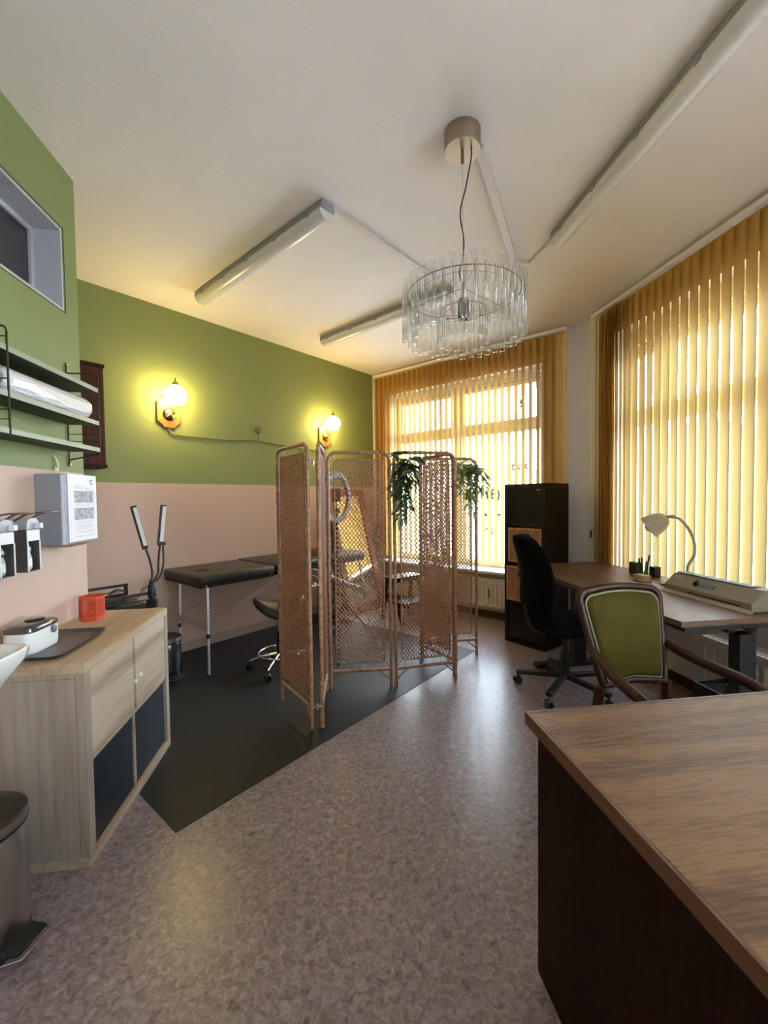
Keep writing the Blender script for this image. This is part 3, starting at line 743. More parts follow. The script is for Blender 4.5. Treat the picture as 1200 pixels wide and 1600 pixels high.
# ------------------------------------------------------------------ soap dispensers
m_pump = mat('grey_dispenser_shell', (.42, .42, .46), .4, metal=.3)
m_bottle = mat('pale_teal_bottle', (.36, .44, .42), .3, var=.12, scale=14)
m_bluelab = mat('blue_label', (.12, .17, .30), .4)
m_side = mat('brown_grey_plate', (.13, .115, .105), .35, metal=.5)
m_inner = mat('green_grey_plate', (.34, .38, .36), .4)
def soap(label, y, blue):
    r = thing('soap_dispenser', label, 'soap dispenser', (XL, y, 1.075), 0, 'lever soap dispensers')
    hw = .037
    MB().bx(.001, .005, -hw, hw, .0, .215).build('back_plate', m_inner, r)
    for sg in (-1, 1): MB().bx(.005, .078, sg*hw-.0015, sg*hw+.0015, .0, .170).build('side_plate', m_side, r)
    MB().bx(.005, .078, -hw, hw, -.003, .0).build('bottom_plate', m_side, r)
    arch = [(hw, .168), (hw, .190), (.033, .203), (.024, .212), (.010, .216), (-.010, .216), (-.024, .212), (-.033, .203), (-hw, .190), (-hw, .168)]
    MB().prism(arch, .004, .080, Matrix(((0, 0, 1, 0), (1, 0, 0, 0), (0, 1, 0, 0), (0, 0, 0, 1)))).build('pump_housing', m_pump, r, bevel=.003)
    MB().bx(.070, .081, -hw, hw, .122, .167).build('label_band', m_whitepl, r, bevel=.002)
    for sg in (-1, 1): MB().bx(.0785, .082, sg*(hw-.001)-.0022, sg*(hw-.001)+.0022, .0, .122).build('edge_strip', m_whitepl, r)
    b = MB().lathe([(.0, .002), (.022, .002), (.027, .010), (.027, .055), (.022, .072), (.026, .088), (.019, .106), (.011, .112), (.011, .120)], 24, Matrix.Translation((.042, -.004, 0))).build('bottle', m_bottle, r, smooth=50)
    MB().lathe([(.0275, .016), (.0275, .050)], 24, Matrix.Translation((.042, -.004, 0)), cap=False).build('bottle_label', m_sheet, b, smooth=180)
    MB().lathe([(.0235, .092), (.0205, .104)] if blue else [(.0262, .088), (.0245, .094)], 24, Matrix.Translation((.042, -.004, 0)), cap=False).build('bottle_band', m_bluelab if blue else m_sheet, b, smooth=180)
    if blue: MB().lathe([(.0238, .074), (.0256, .084)], 24, Matrix.Translation((.042, -.004, 0)), cap=False).build('bottle_stripe', m_blackpl, b, smooth=180)
    MB().bx(.080, .104, .006, .024, .172, .194).build('nozzle', m_whitepl, r, bevel=.003)
    MB().tube(smooth_path([(.030, -hw-.004, .200), (.075, -hw-.004, .228), (.105, -hw-.004, .236), (.145, -hw, .238)], 5)+smooth_path([(.158, -.028, .238), (.160, 0, .2385), (.158, .028, .238)], 4)+smooth_path([(.145, hw, .238), (.105, hw+.004, .236), (.075, hw+.004, .228), (.030, hw+.004, .200)], 5), .004, 8).build('lever', mat('brown_steel', (.20, .17, .15), .3, metal=.9), r, smooth=60)
    for sg in (-1, 1): MB().cyl((.030, sg*(hw-.002), .200), (.030, sg*(hw+.009), .200), .008, 14).build('pivot', m_whitepl, r, smooth=40)
    return r
soap('lever soap dispenser with pale bottle, the one next to the grey towel dispenser', 1.897, False)
soap('lever soap dispenser with blue-banded bottle, cut by the left edge', 1.752, True)

# ------------------------------------------------------------------ wash basin
sk = thing('wash_basin', 'white ceramic wash basin reaching in from the left edge', 'sink', (XL, 1.25, .90))
def basin_ring(w0, w1, L0, L1, z, r): pass
m_cer = mat('white_ceramic', (.80, .81, .79), .12, coat=.4)
outl = [(.0, -.25), (.27, -.25), (.315, -.23), (.33, -.19), (.33, .19), (.322, .225), (.30, .243), (.26, .25), (.0, .25)]
def lay(s, z, dx=0.0): return [((x*s[0] if x > 0 else 0)+dx, y*s[1], z) for x, y in outl]
L_ = [lay((.72, .62), -.14), lay((.86, .80), -.105), lay((.985, .975), -.035), lay((1, 1), -.010), lay((.995, .99), 0), lay((.93, .90), -.004, .008), lay((.88, .84), -.02, .02), lay((.80, .76), -.075, .03), lay((.6, .55), -.10, .06)]
vs = [q for l in L_ for q in l]; k = len(outl); fs = []
for i in range(len(L_)-1):
    for j in range(k): fs.append((i*k+j, i*k+(j+1) % k, (i+1)*k+(j+1) % k, (i+1)*k+j))
fs.append(tuple(reversed(range(k)))); fs.append(tuple((len(L_)-1)*k+j for j in range(k)))
MB().add([(x+.001, y, z) for x, y, z in vs], fs).build('bowl', m_cer, sk, smooth=60, bevel=.006, seg=3)
MB().cyl((.16, 0, -.0995), (.16, 0, -.097), .022, 20).build('drain', m_chrome, sk, smooth=40)
fc = MB().cyl((.045, 0, -.003), (.045, 0, .09), .018, 20).tube(smooth_path([(.045, 0, .075), (.09, 0, .085), (.15, 0, .075)], 6), .010, 12)
fc.build('tap', m_chrome, sk, smooth=50)

# ------------------------------------------------------------------ oak cube shelf on the left
KX0, KX1, KY0, KY1, KH = XL+.002, -.887, 1.645, 2.440, .766
kz = thing('cube_cabinet', 'pale oak two by two cube cabinet against the left wall', 'cabinet', (KX1, KY0, 0))
KD, KL = KX0-KX1, KY1-KY0
m_oakside = wood('pale_oak_side', (.28, .215, .16), (.38, .31, .245), 'Z', 5, .5, .6, 40, .5)
MB().bx(KD, -.001, 0, .038, .038, KH-.038).build('side_panel', m_oakside, kz, bevel=.0015)
MB().bx(KD, -.001, KL-.038, KL, .038, KH-.038).build('side_panel', m_oakside, kz, bevel=.0015)
MB().bx(KD, -.001, 0, KL, .0005, .0378).build('bottom_board', m_oakpale, kz, bevel=.0015)
MB().bx(KD, 0, 0, KL, KH-.0375, KH).build('top_board', m_oaktop, kz, bevel=.0015)
MB().bx(KD, -.012, KL/2-.008, KL/2+.008, .038, KH-.038).build('partition', m_oakpale, kz)
MB().bx(KD, -.012, .038, KL-.038, KH/2-.008, KH/2+.008).build('middle_board', m_oakpale, kz)
MB().bx(KD, KD+.004, .038, KL-.038, .038, KH-.038).build('back_panel', m_oakpale, kz)
# flush inlay lines on the near side
MB().bx(KD+.09, KD+.092, -.0008, .0006, .05, KH-.045).bx(-.034, -.032, -.0008, .0006, .05, KH-.045).bx(KD+.09, -.032, -.0008, .0006, KH-.055, KH-.053).build('side_joint', mat('joint_grey', (.17, .13, .10), .6), kz)
m_oakdoor = wood('pale_oak_door', (.34, .245, .165), (.54, .43, .315), 'Y', 4, .5, 1.0, 30, .35)
for (y0, y1, ky) in ((.040, KL/2-.010, -.022), (KL/2+.010, KL-.040, .022)):
    dr = MB().bx(-.020, -.003, y0, y1, KH/2+.010, KH-.040).build('door', m_oakdoor, kz, bevel=.0015)
    MB().lathe([(.0, .020), (.008, .019), (.009, .012), (.004, .006), (.005, 0)], 16, Matrix.Translation((-.003, KL/2+ky*1.2, KH/2+.155 if ky < 0 else KH/2+.165)) @ rotm(0, PI/2, 0)).build('knob', m_whitepl, dr, smooth=50)
    MB().bx(KD+.01, -.016, y0+.002, y1-.002, .040, KH/2-.012).build('fabric_box', m_navy, kz, bevel=.004)

# things on the cabinet
tr = MB()
TX0, TX1, TY0, TY1 = -1.255, -.995, 1.690, 2.055
tcx, tcy = (TX0+TX1)/2, (TY0+TY1)/2
base = rrect(TX1-TX0-.03, TY1-TY0-.03, .03, 6); rim = rrect(TX1-TX0, TY1-TY0, .042, 6); rim2 = rrect(TX1-TX0-.008, TY1-TY0-.008, .04, 6); b2 = rrect(TX1-TX0-.036, TY1-TY0-.036, .03, 6)
k = len(base); vs = [(x, y, .001) for x, y in base]+[(x, y, .016) for x, y in rim]+[(x, y, .016) for x, y in rim2]+[(x, y, .005) for x, y in b2]
fs = [tuple(reversed(range(k))), tuple(3*k+j for j in range(k))]
for i in range(3):
    for j in range(k): fs.append((i*k+j, i*k+(j+1) % k, (i+1)*k+(j+1) % k, (i+1)*k+j))
o = MB().add(vs, fs).build('serving_tray', mat('dark_brown_tray', (.050, .042, .034), .35), smooth=40); o.location = (tcx, tcy, KH)
tag(o, 'dark rectangular tray with raised rim on the oak cabinet', 'tray')
hx = thing('pen_holder', 'orange red hexagonal mesh holder on the far part of the oak cabinet', 'holder', (-1.175, 2.262, KH+.0005))
m = MB(); Rh, Hh = .056, .118
hexp = [(Rh*math.cos(PI/3*k+.25), Rh*math.sin(PI/3*k+.25)) for k in range(6)]
for k in range(6):
    a, b = Vector((*hexp[k], 0)), Vector((*hexp[(k+1) % 6], 0))
    up = Vector((0, 0, 1))
    for t0, t1, z0, z1 in ((0, 1, 0, .020), (0, 1, Hh-.014, Hh), (0, .10, .02, Hh-.014), (.90, 1, .02, Hh-.014)):
        m.bar(a+(b-a)*((t0+t1)/2)+up*z0, a+(b-a)*((t0+t1)/2)+up*z1, .0016, (b-a).length*(t1-t0), up=(b-a).cross(up)) if False else None
        p0, p1 = a+(b-a)*t0, a+(b-a)*t1
        nrm = (b-a).cross(up).normalized()*.0016
        m.add([p0+up*z0, p1+up*z0, p1+up*z1, p0+up*z1, p0-nrm+up*z0, p1-nrm+up*z0, p1-nrm+up*z1, p0-nrm+up*z1], [(0, 1, 2, 3), (7, 6, 5, 4), (0, 4, 5, 1), (1, 5, 6, 2), (2, 6, 7, 3), (3, 7, 4, 0)])
m.build('frame', m_red, hx)
m = MB()
for k in range(6):
    a, b = Vector((*hexp[k], 0)), Vector((*hexp[(k+1) % 6], 0)); e = b-a; Lh = e.length
    zA, zB = .020, Hh-.014
    for sgn in (1,):
        x = -(zB-zA)
        while x < Lh:
            s0 = max(x, Lh*.1); z0_ = zA+(s0-x)
            s1 = min(x+(zB-zA), Lh*.9); z1_ = zA+(s1-x)
            if s1-s0 > .004: m.bar(a+e*(s0/Lh)+Vector((0, 0, z0_)), a+e*(s1/Lh)+Vector((0, 0, z1_)), .0026, .0012, up=e.cross(Vector((0, 0, 1))))
            x += .0068
    for z in (.045, .075): m.bar(a+e*.1+Vector((0, 0, z)), a+e*.9+Vector((0, 0, z)), .0026, .0012, up=e.cross(Vector((0, 0, 1))))
m.build('mesh_side', m_red, hx)
MB().prism(hexp, 0, .002).build('bottom', m_red, hx)
wx = thing('wax_warmer', 'white appliance with dark clear lid standing on the tray beside the basin', 'wax warmer', (-1.178, 1.835, KH+.0055))
outl2 = rrect(.115, .185, .035, 6)
k = len(outl2); vs = [(x*s, y*s, z) for s, z in ((.93, 0), (.98, .012), (1, .05), (.97, .082)) for x, y in outl2]
fs = [tuple(reversed(range(k))), tuple(3*k+j for j in range(k))]
for i in range(3):
    for j in range(k): fs.append((i*k+j, i*k+(j+1) % k, (i+1)*k+(j+1) % k, (i+1)*k+j))
MB().add(vs, fs).build('body', m_whitepl, wx, smooth=50)
m_smoke = mat('smoked_lid', (.06, .055, .055), .12, coat=.5)
vs = [(x*s, y*s, z) for s, z in ((.96, .0825), (1.01, .088), (.98, .100), (.80, .108), (.5, .110)) for x, y in outl2]
fs = [tuple(reversed(range(k))), tuple(4*k+j for j in range(k))]
for i in range(4):
    for j in range(k): fs.append((i*k+j, i*k+(j+1) % k, (i+1)*k+(j+1) % k, (i+1)*k+j))
ld = MB().add(vs, fs).build('lid', m_smoke, wx, smooth=50)
MB().lathe([(.030, .111), (.034, .114), (.030, .117), (.0, .117)], 24, Matrix.Translation((0, .02, 0))).build('lid_knob', m_smoke, ld, smooth=50)
MB().lathe([(.016, 0), (.015, .008), (.010, .011), (.0, .012)], 20, Matrix.Translation((.0555, .035, .066)) @ rotm(0, PI/2, 0)).build('dial', mat('slate_dial', (.14, .16, .19), .3), wx, smooth=50)

# ------------------------------------------------------------------ pedal bins
def pedal_bin(label, loc, rz, R, H, body, lidm):
    r = thing('pedal_bin', label, 'bin', loc, rz, 'pedal bins')
    MB().lathe([(R*.965, .001), (R*.99, .006), (R, .022)], 48).build('base_ring', m_blackpl, r, smooth=50)
    MB().lathe([(R-.003, .0225), (R-.001, .03), (R-.001, H-.058), (R-.004, H-.052)], 48).build('drum', body, r, smooth=50)
    MB().lathe([(R+.001, H-.0515), (R+.003, H-.046), (R+.003, H-.042)], 48).build('seal_ring', m_blackpl, r, smooth=50)
    MB().lathe([(R+.002, H-.0415), (R+.002, H-.014)], 48).build('lid_rim', m_steel, r, smooth=50)
    MB().lathe([(R+.002, H-.0135), (R-.004, H-.008), (R*.6, H-.001), (0, H)], 48).build('lid', lidm, r, smooth=50)
    MB().prism([(-.045, -R-.062), (.045, -R-.062), (.062, -R+.02), (-.062, -R+.02)], .012, .022, rotm(math.radians(-9), 0, 0)).build('pedal', m_blackpl, r, bevel=.003)
    MB().tube([(-.064, -R+.0, .022), (-.046, -R-.063, .033), (.046, -R-.063, .033), (.064, -R+.0, .022)], .0022, 6).build('pedal_trim', m_chrome, r)
    return r
m_bronze = mat('dark_bronze_lid', (.055, .045, .038), .3, metal=.6)
pedal_bin('brushed steel pedal bin with dark lid in the left foreground', (-1.072, 1.387, 0), math.radians(78), .125, .415, m_steel, m_bronze)
pedal_bin('small black pedal bin between the oak cabinet and the massage table leg', (-1.235, 3.36, .0032), math.radians(55), .105, .33, mat('dark_chrome', (.10, .10, .105), .2, metal=.9), m_blackpl)

# ------------------------------------------------------------------ trolley with its LED lamp
TRC = Vector((-1.078, 2.755, 0)); TL, TW, TH = .40, .43, .79
to = thing('trolley', 'black metal trolley with rails behind the oak cabinet', 'trolley', TRC+Vector((0,0,.0032)), RD)   # local -x along the wall to the left, +y towards the green wall
for i, (x, y) in enumerate(((-.012, .012), (-.012, TW-.012), (-TL+.012, .012), (-TL+.012, TW-.012))):
    MB().box((x, y, .06+(TH-.06)/2), (.020, .020, TH-.06)).build('post', m_black, to, bevel=.002)
    c = MB().lathe([(.0, -.011), (.026, -.011), (.028, -.006), (.028, .006), (.026, .011), (0, .011)], 18, Matrix.Translation((x, y, .0285)) @ rotm(PI/2, 0, 0)).build('caster', m_blackpl, to, smooth=40)
    MB().cyl((x, y, .035), (x, y, .066), .006, 10).build('fork', m_chrome, c)
for z in (.12, .42, .70):
    m = MB().bx(-TL, 0, 0, TW, z-.012, z).bx(-TL, 0, -.002, .004, z, z+.025).bx(-TL, 0, TW-.004, TW+.002, z, z+.025)
    m.build('tray_shelf', m_black, to, bevel=.001)
rl = MB()
for y in (.012, TW-.012): rl.bx(-TL, 0, y-.008, y+.008, TH-.016, TH).bx(-TL, 0, y-.003, y+.003, TH-.050, TH-.044)
rl.bx(-.02, -.004, 0, TW, TH-.016, TH) if False else None
rl.bx(-TL, -TL+.016, .012, TW-.012, TH-.016, TH)
rl.build('rail', m_black, to)
pb = thing('power_brick', 'black power adapter with coiled cable lying on the black trolley', 'adapter', TRC + D*(-.17) + N*(-.20) + Vector((0, 0, .7005)), RD)
MB().bx(-.10, .03, -.03, .03, 0, .055).build('adapter_body', m_blackpl, pb, bevel=.006)
coil = [(.045+.045*math.cos(a), .02+.015*math.sin(a*.5), .055+.042*math.sin(a)) for a in [k*.35 for k in range(60)]]
MB().tube(coil, .0035, 6).tube(smooth_path([(.06, .0, .06), (.11, .0, .05), (.15, .01, .02), (.19, .03, .06), (.22, .03, .085), (.17, .0, .075)], 6), .003, 6).build('cable', m_blackpl, pb, smooth=60)
ll = thing('led_work_lamp', 'black two headed gooseneck LED lamp clamped to the trolley corner', 'lamp', TRC + D*(-.012) + N*.012 + Vector((0, 0, .70)), 0)
LB = TRC + D*(-.012) + N*.012 + Vector((0, 0, .70))
def lv(x, y, z): return (Vector((x, y, z))-LB)
MB().cyl((0, 0, .001), (0, 0, .165), .016, 18).build('pole', m_blackpl, ll, smooth=40)
MB().lathe([(.022, .062), (.024, .068), (.024, .135), (.021, .142)], 20).build('clamp', m_blackpl, ll, smooth=40)
MB().bx(-.030, .030, -.018, .018, -.000, .05).build('clamp_jaw', m_blackpl, ll, bevel=.004)
MB().tube(smooth_path([(-.004, 0, .15), lv(-1.080, 2.752, .91), lv(-1.089, 2.744, .99), lv(-1.106, 2.729, 1.070)], 8), .0065, 8).build('gooseneck', m_blackpl, ll, smooth=60)
MB().tube(smooth_path([(.002, 0, .15), lv(-1.056, 2.774, .90), lv(-1.052, 2.780, .98), lv(-1.043, 2.787, 1.085)], 8), .0065, 8).build('gooseneck', m_blackpl, ll, smooth=60)
MB().tube(smooth_path([(.008, .003, .15), lv(-1.048, 2.782, .88), lv(-1.030, 2.798, .96), lv(-1.030, 2.800, 1.07)], 8), .0055, 8).build('gooseneck', m_blackpl, ll, smooth=60)
m_led = mat('unlit_led_panel', (.72, .70, .66), .35)
for p, q in ((lv(-1.106, 2.729, 1.062), lv(-1.151, 2.688, 1.325)), (lv(-1.043, 2.787, 1.078), lv(-1.022, 2.806, 1.328))):
    p, q = Vector(p), Vector(q)
    toc = -(LB-Vector((.15, 0, 1.2))); toc.z = 0; toc.normalize()
    hd = MB().bar(p, q, .034, .022, up=toc).build('light_head', m_blackpl, ll, bevel=.003)
    e = (q-p).normalized(); s_ = e.cross(Vector((toc.x, toc.y, 0))).normalized()
    off = Vector((.30, -.95, 0)).normalized()*.0115
    MB().bar(p+e*.022+off+Vector((.008, 0, 0)), q-e*.010+off+Vector((.008, 0, 0)), .020, .004, up=toc).build('light_panel', m_led, hd)
MB().box(lv(-1.035, 2.793, 1.085), (.045, .02, .022)).build('phone_clip', m_blackpl, ll, bevel=.003)

# ------------------------------------------------------------------ massage table
MT0 = Vector((-.97, 3.33, .0035))
mt = thing('massage_table', 'black padded folding massage table with aluminium legs along the green wall', 'massage table', MT0, RD)
ML, MW = 1.87, .645
for i, (a, b) in enumerate(((0, .685), (.693, 1.29), (1.298, ML))):
    z0 = .695+(.006 if i else 0)
    cu = MB().bx(a, b, 0, MW, z0, z0+.072).build('cushion', m_leather, mt, bevel=.024, seg=4)
    for f in cu.data.polygons: f.use_smooth = True
    MB().bx(a+.012, b-.004, .012, MW-.012, .672+(.004 if i else 0), z0+.004).build('cushion_board', m_kblack, mt, bevel=.003)
    for x in (a+.05, b-.05): MB().cyl((x, -.004, .688), (x, .014, .688), .007, 12).build('corner_stud', m_chrome, mt)
MB().prism([(x+.17, y+.30) for x, y in rrect(.10, .125, .03, 5)], .7675, .7690).build('face_hole', mat('hole_black', (.003, .003, .003), .6), mt)
for x in (.075, 1.80):
    for y, fy in ((.035, -.02), (.50, .455)):
        top, bot = Vector((x, y, .675)), Vector((x-.03 if x < 1 else x+.03, fy, .30))
        foot = top+(bot-top)*(.675/.375)*.99
        lg = MB().tube([top, bot], .0125, 14).build('leg', m_alu, mt, smooth=50)
        MB().tube([bot+(top-bot)*.15, foot], .0105, 14).build('leg_extension', m_alu, lg, smooth=50)
        MB().tube([bot+(top-bot)*.06, bot-(top-bot)*.03], .0145, 14).build('leg_collar', m_blackpl, lg, smooth=50)
        hl = MB()
        for k in range(8):
            q = top+(bot-top)*(.35+.07*k); hl.box(q+Vector((-.0, -.0125, 0)), (.005, .002, .005))
        hl.build('adjustment_holes', m_blackpl, lg)
        MB().tube([foot, foot+(top-bot).normalized()*.02], .0135, 14).build('rubber_foot', m_blackpl, lg, smooth=50)
    xa = x-.022 if x < 1 else x+.022
    MB().bar((xa, .0, .365), (xa, .47, .365), .022, .050).build('crossbar', m_alu, mt, bevel=.003)
m_rod = mat('grey_rod', (.50, .47, .44), .35, metal=.7)
for y in (.02, .50):
    MB().tube([(.058, y, .36), (.80, y, .69)], .0055, 8).build('brace', m_rod, mt, smooth=60)
    MB().tube([(1.835, y, .36), (1.10, y, .69)], .0055, 8).build('brace', m_rod, mt, smooth=60)
    MB().tube([(.355, y, .497), (.60, y+.02, .53)], .002, 6).build('cable', m_steel, mt)
MB().tube([(.60, .02, .53), (.93, .25, .42), (1.25, .02, .53)], .0016, 6).tube([(.355, .5, .497), (.12, .28, .665)], .0014, 6).tube([(.355, .02, .497), (.12, .28, .665)], .0014, 6).build('cable', m_steel, mt)

# ------------------------------------------------------------------ saddle stool
st = thing('saddle_stool', 'black saddle stool on a chrome base with casters in front of the massage table', 'stool', (-.395, 3.40, .0032), math.radians(20))
vs, fs = [], []
nu, nv = 24, 10
for j in range(nv+1):
    v = j/nv
    for i in range(nu):
        a = 2*PI*i/nu
        rad = .205*math.sin(PI*(.04+.96*v)/2) if v < .5 else .205*math.sin(PI*(.04+.96*.5)/2)+(.205-.205*math.sin(PI*.26))*math.sin(PI*(v-.5))
        x = rad*math.cos(a); y = rad*.82*math.sin(a)
        sad = .075*(y/.17)**2*(-1)+.055*(x/.2)**2
        z = .56+sad-(.010 if v < .7 else .010+.055*((v-.7)/.3)**1.3)
        vs.append((x, y, z))
b0 = len(vs)
for i in range(nu):
    a = 2*PI*i/nu; x = .165*math.cos(a); y = .135*math.sin(a); vs.append((x, y, .472-.05*(y/.14)**2))
for j in range(nv+1):
    r0 = j*nu; r1 = (j+1)*nu
    if j == nv: r1 = b0
    for i in range(nu): fs.append((r0+i, r0+(i+1) % nu, r1+(i+1) % nu, r1+i))
fs.append(tuple(reversed(range(nu)))); fs.append(tuple(b0+i for i in range(nu)))
MB().add(vs, fs).build('seat', m_leather, st, smooth=70, sub=1)
MB().cyl((0, 0, .10), (0, 0, .30), .025, 20).build('gas_column', m_blackpl, st, smooth=40)
MB().cyl((0, 0, .30), (0, 0, .45), .014, 16).build('piston', m_chrome, st, smooth=40)
MB().bx(-.10, .10, -.06, .06, .435, .450).build('seat_plate', m_black, st, bevel=.004)
MB().tube([(.165*math.cos(2*PI*k/48), .165*math.sin(2*PI*k/48), .135) for k in range(48)], .008, 10, closed=True).build('foot_ring', m_chrome, st, smooth=60)
def caster(name_parent, x, y, r=.025, ang=0, wide=.018, wheelm=None, hubz=None):
    m = rotm(0, 0, ang)
    c = MB()
    for s in (-1, 1):
        c.lathe([(0, -wide/2), (r*.9, -wide/2), (r, -wide*.3), (r, wide*.3), (r*.9, wide/2), (0, wide/2)], 20, Matrix.Translation((x, y, r+.001)) @ m @ Matrix.Translation((0, s*wide*.75, 0)) @ rotm(PI/2, 0, 0))
    o = c.build('caster', wheelm or m_blackpl, name_parent, smooth=40)
    MB().cyl((x, y, r*1.6), (x, y, hubz or r*2.6), .006, 10).lathe([(r*.75, 0), (r*.9, r*.3), (r*.6, r*.7), (0, r*.8)], 16, Matrix.Translation((x, y, r*1.35))).build('caster_hood', m_blackpl, o, smooth=50)
for k in range(5):
    a = 2*PI*k/5+.3
    x, y = .235*math.cos(a), .235*math.sin(a)
    MB().tube([(.02*math.cos(a), .02*math.sin(a), .125), (.14*math.cos(a), .14*math.sin(a), .105), (x, y, .078)], [.014, .012, .009], 10).build('leg', m_chrome, st, smooth=60)
    caster(st, x, y, .026, a+.8, hubz=.075)

# ------------------------------------------------------------------ leaning mirror and ring light
m_redwood = mat('orange_brown_wood', (.27, .085, .030), .4, var=.2, scale=14, stretch=(1, 1, .2))
m_mirror = mat('mirror_glass', (.86, .88, .87), .03, metal=1.0)
d0_ = Vector((-.025, 5.042, 0)).dot(D)+.03; d1_ = Vector((.47, 5.50, 0)).dot(D)
lean = math.atan2(.36, 1.42)
p = dn(d0_, NG+.385)
mi = thing('standing_mirror', 'wood framed mirror leaning on the green wall in the far corner', 'mirror', (p.x, p.y, 0.012), 0, rot=(0, 0, 0))
mi.rotation_mode = 'XYZ'; mi.rotation_euler = (-lean, 0, RD)
MWd, MHt, fwd_ = d1_-d0_, 1.50, .085
for a, b, c, d in ((0, fwd_, 0, MHt), (MWd-fwd_, MWd, 0, MHt), (fwd_, MWd-fwd_, MHt-fwd_, MHt), (fwd_, MWd-fwd_, 0, fwd_)):
    MB().bx(a, b, -.018, .012, c, d).build('frame_bar', m_redwood, mi, bevel=.004)
MB().bx(fwd_-.005, MWd-fwd_+.005, .0, .004, fwd_-.005, MHt-fwd_+.005).build('mirror_pane', m_mirror, mi)
MB().bx(.004, MWd-.004, .0125, .018, .004, MHt-.004).build('back_board', m_cherry, mi)
RLx, RLy, RLz = .080, 3.80, 1.36
rg = thing('ring_light', 'ring light on a black tripod stand behind the third panel of the cane screen', 'ring light', (RLx, RLy, .0045))
rt = Matrix.Translation((0, 0, RLz)) @ rotm(0, 0, math.radians(56)) @ rotm(PI/2, 0, 0)
RO, RI = .232, .178
prof = [(RI, -.012), (RO, -.012), (RO, .012), (RI, .012)]
m = MB(); nn = 56; vs = []; fs = []
for r_, z_ in prof:
    for k in range(nn): vs.append((r_*math.cos(2*PI*k/nn), r_*math.sin(2*PI*k/nn), z_))
for i in range(4):
    for k in range(nn): fs.append((i*nn+k, i*nn+(k+1) % nn, ((i+1) % 4)*nn+(k+1) % nn, ((i+1) % 4)*nn+k))
m.add(vs, fs, rt).build('ring_housing', mat('grey_ring_plastic', (.055, .048, .043), .45), rg, smooth=50, bevel=.003)
m = MB(); vs = []; fs = []
for r_, z_ in ((RI+.006, .0125), (RO-.006, .0125), (RO-.006, .0150), (RI+.006, .0150)):
    for k in range(nn): vs.append((r_*math.cos(2*PI*k/nn), r_*math.sin(2*PI*k/nn), z_))
for i in range(4):
    for k in range(nn): fs.append((i*nn+k, i*nn+(k+1) % nn, ((i+1) % 4)*nn+(k+1) % nn, ((i+1) % 4)*nn+k))
m.add(vs, fs, rt).build('diffuser', mat('unlit_diffuser', (.075, .062, .055), .5), rg, smooth=50)
MB().cyl((0, 0, .55), (0, 0, RLz-RO-.0), .010, 12).build('upper_pole', m_black, rg, smooth=40)
MB().cyl((0, 0, .12), (0, 0, .60), .014, 12).build('lower_pole', m_black, rg, smooth=40)
MB().cyl((0, 0, RLz-RO-.01), (0, 0, RLz-RO+.05), .018, 14).build('tilt_joint', m_blackpl, rg, smooth=40)
MB().tube([(0, 0, RLz-RO+.04), (.0, 0, RLz-.06), (.0, -.02, RLz-.03)], .006, 8).box((0, -.02, RLz+.02), (.07, .012, .12)).box((0, -.02, RLz-.115), (.06, .03, .045)).build('phone_holder', m_blackpl, rg)
for k in range(3):
    a = 2*PI*k/3+.5
    lg = MB().bar((.015*math.cos(a), .015*math.sin(a), .46), (.40*math.cos(a), .40*math.sin(a), .018), .016, .008).build('leg', m_black, rg)
    MB().bar((.012*math.cos(a), .012*math.sin(a), .16), (.20*math.cos(a), .20*math.sin(a), .245), .010, .005).build('leg_strut', m_black, lg)
    MB().cyl((.40*math.cos(a), .40*math.sin(a), .001), (.396*math.cos(a), .396*math.sin(a), .028), .011, 10).build('rubber_foot', m_blackpl, lg)

# ------------------------------------------------------------------ step stool
sst = thing('step_stool', 'black wooden two step stool under the far window behind the screen', 'step stool', (.86, 4.52, 0), RD-.25)
m_stool = mat('black_painted_wood', (.012, .011, .010), .28)
MB().prism([(x, y+.09) for x, y in rrect(.42, .20, .03, 5)], .472, .492).build('top_step', m_stool, sst, bevel=.004)
MB().prism([(x, y-.11) for x, y in rrect(.43, .19, .03, 5)], .235, .255).build('lower_step', m_stool, sst, bevel=.004)
for s in (-1, 1):
    MB().bar((s*.175, .05, .472), (s*.190, -.14, .0), .035, .030, up=(1, 0, 0)).build('leg', m_stool, sst, bevel=.002)
    MB().bar((s*.175, .15, .472), (s*.190, .22, .0), .035, .030, up=(1, 0, 0)).build('leg', m_stool, sst, bevel=.002)
    MB().bar((s*.182, -.195, .222), (s*.182, .19, .222), .022, .030).build('side_rail', m_stool, sst, bevel=.002)
    MB().bar((s*.176, .03, .455), (s*.176, .17, .455), .022, .030).build('side_rail', m_stool, sst, bevel=.002)
MB().bar((-.17, .06, .445), (.17, .06, .445), .018, .04).build('front_rail', m_stool, sst)

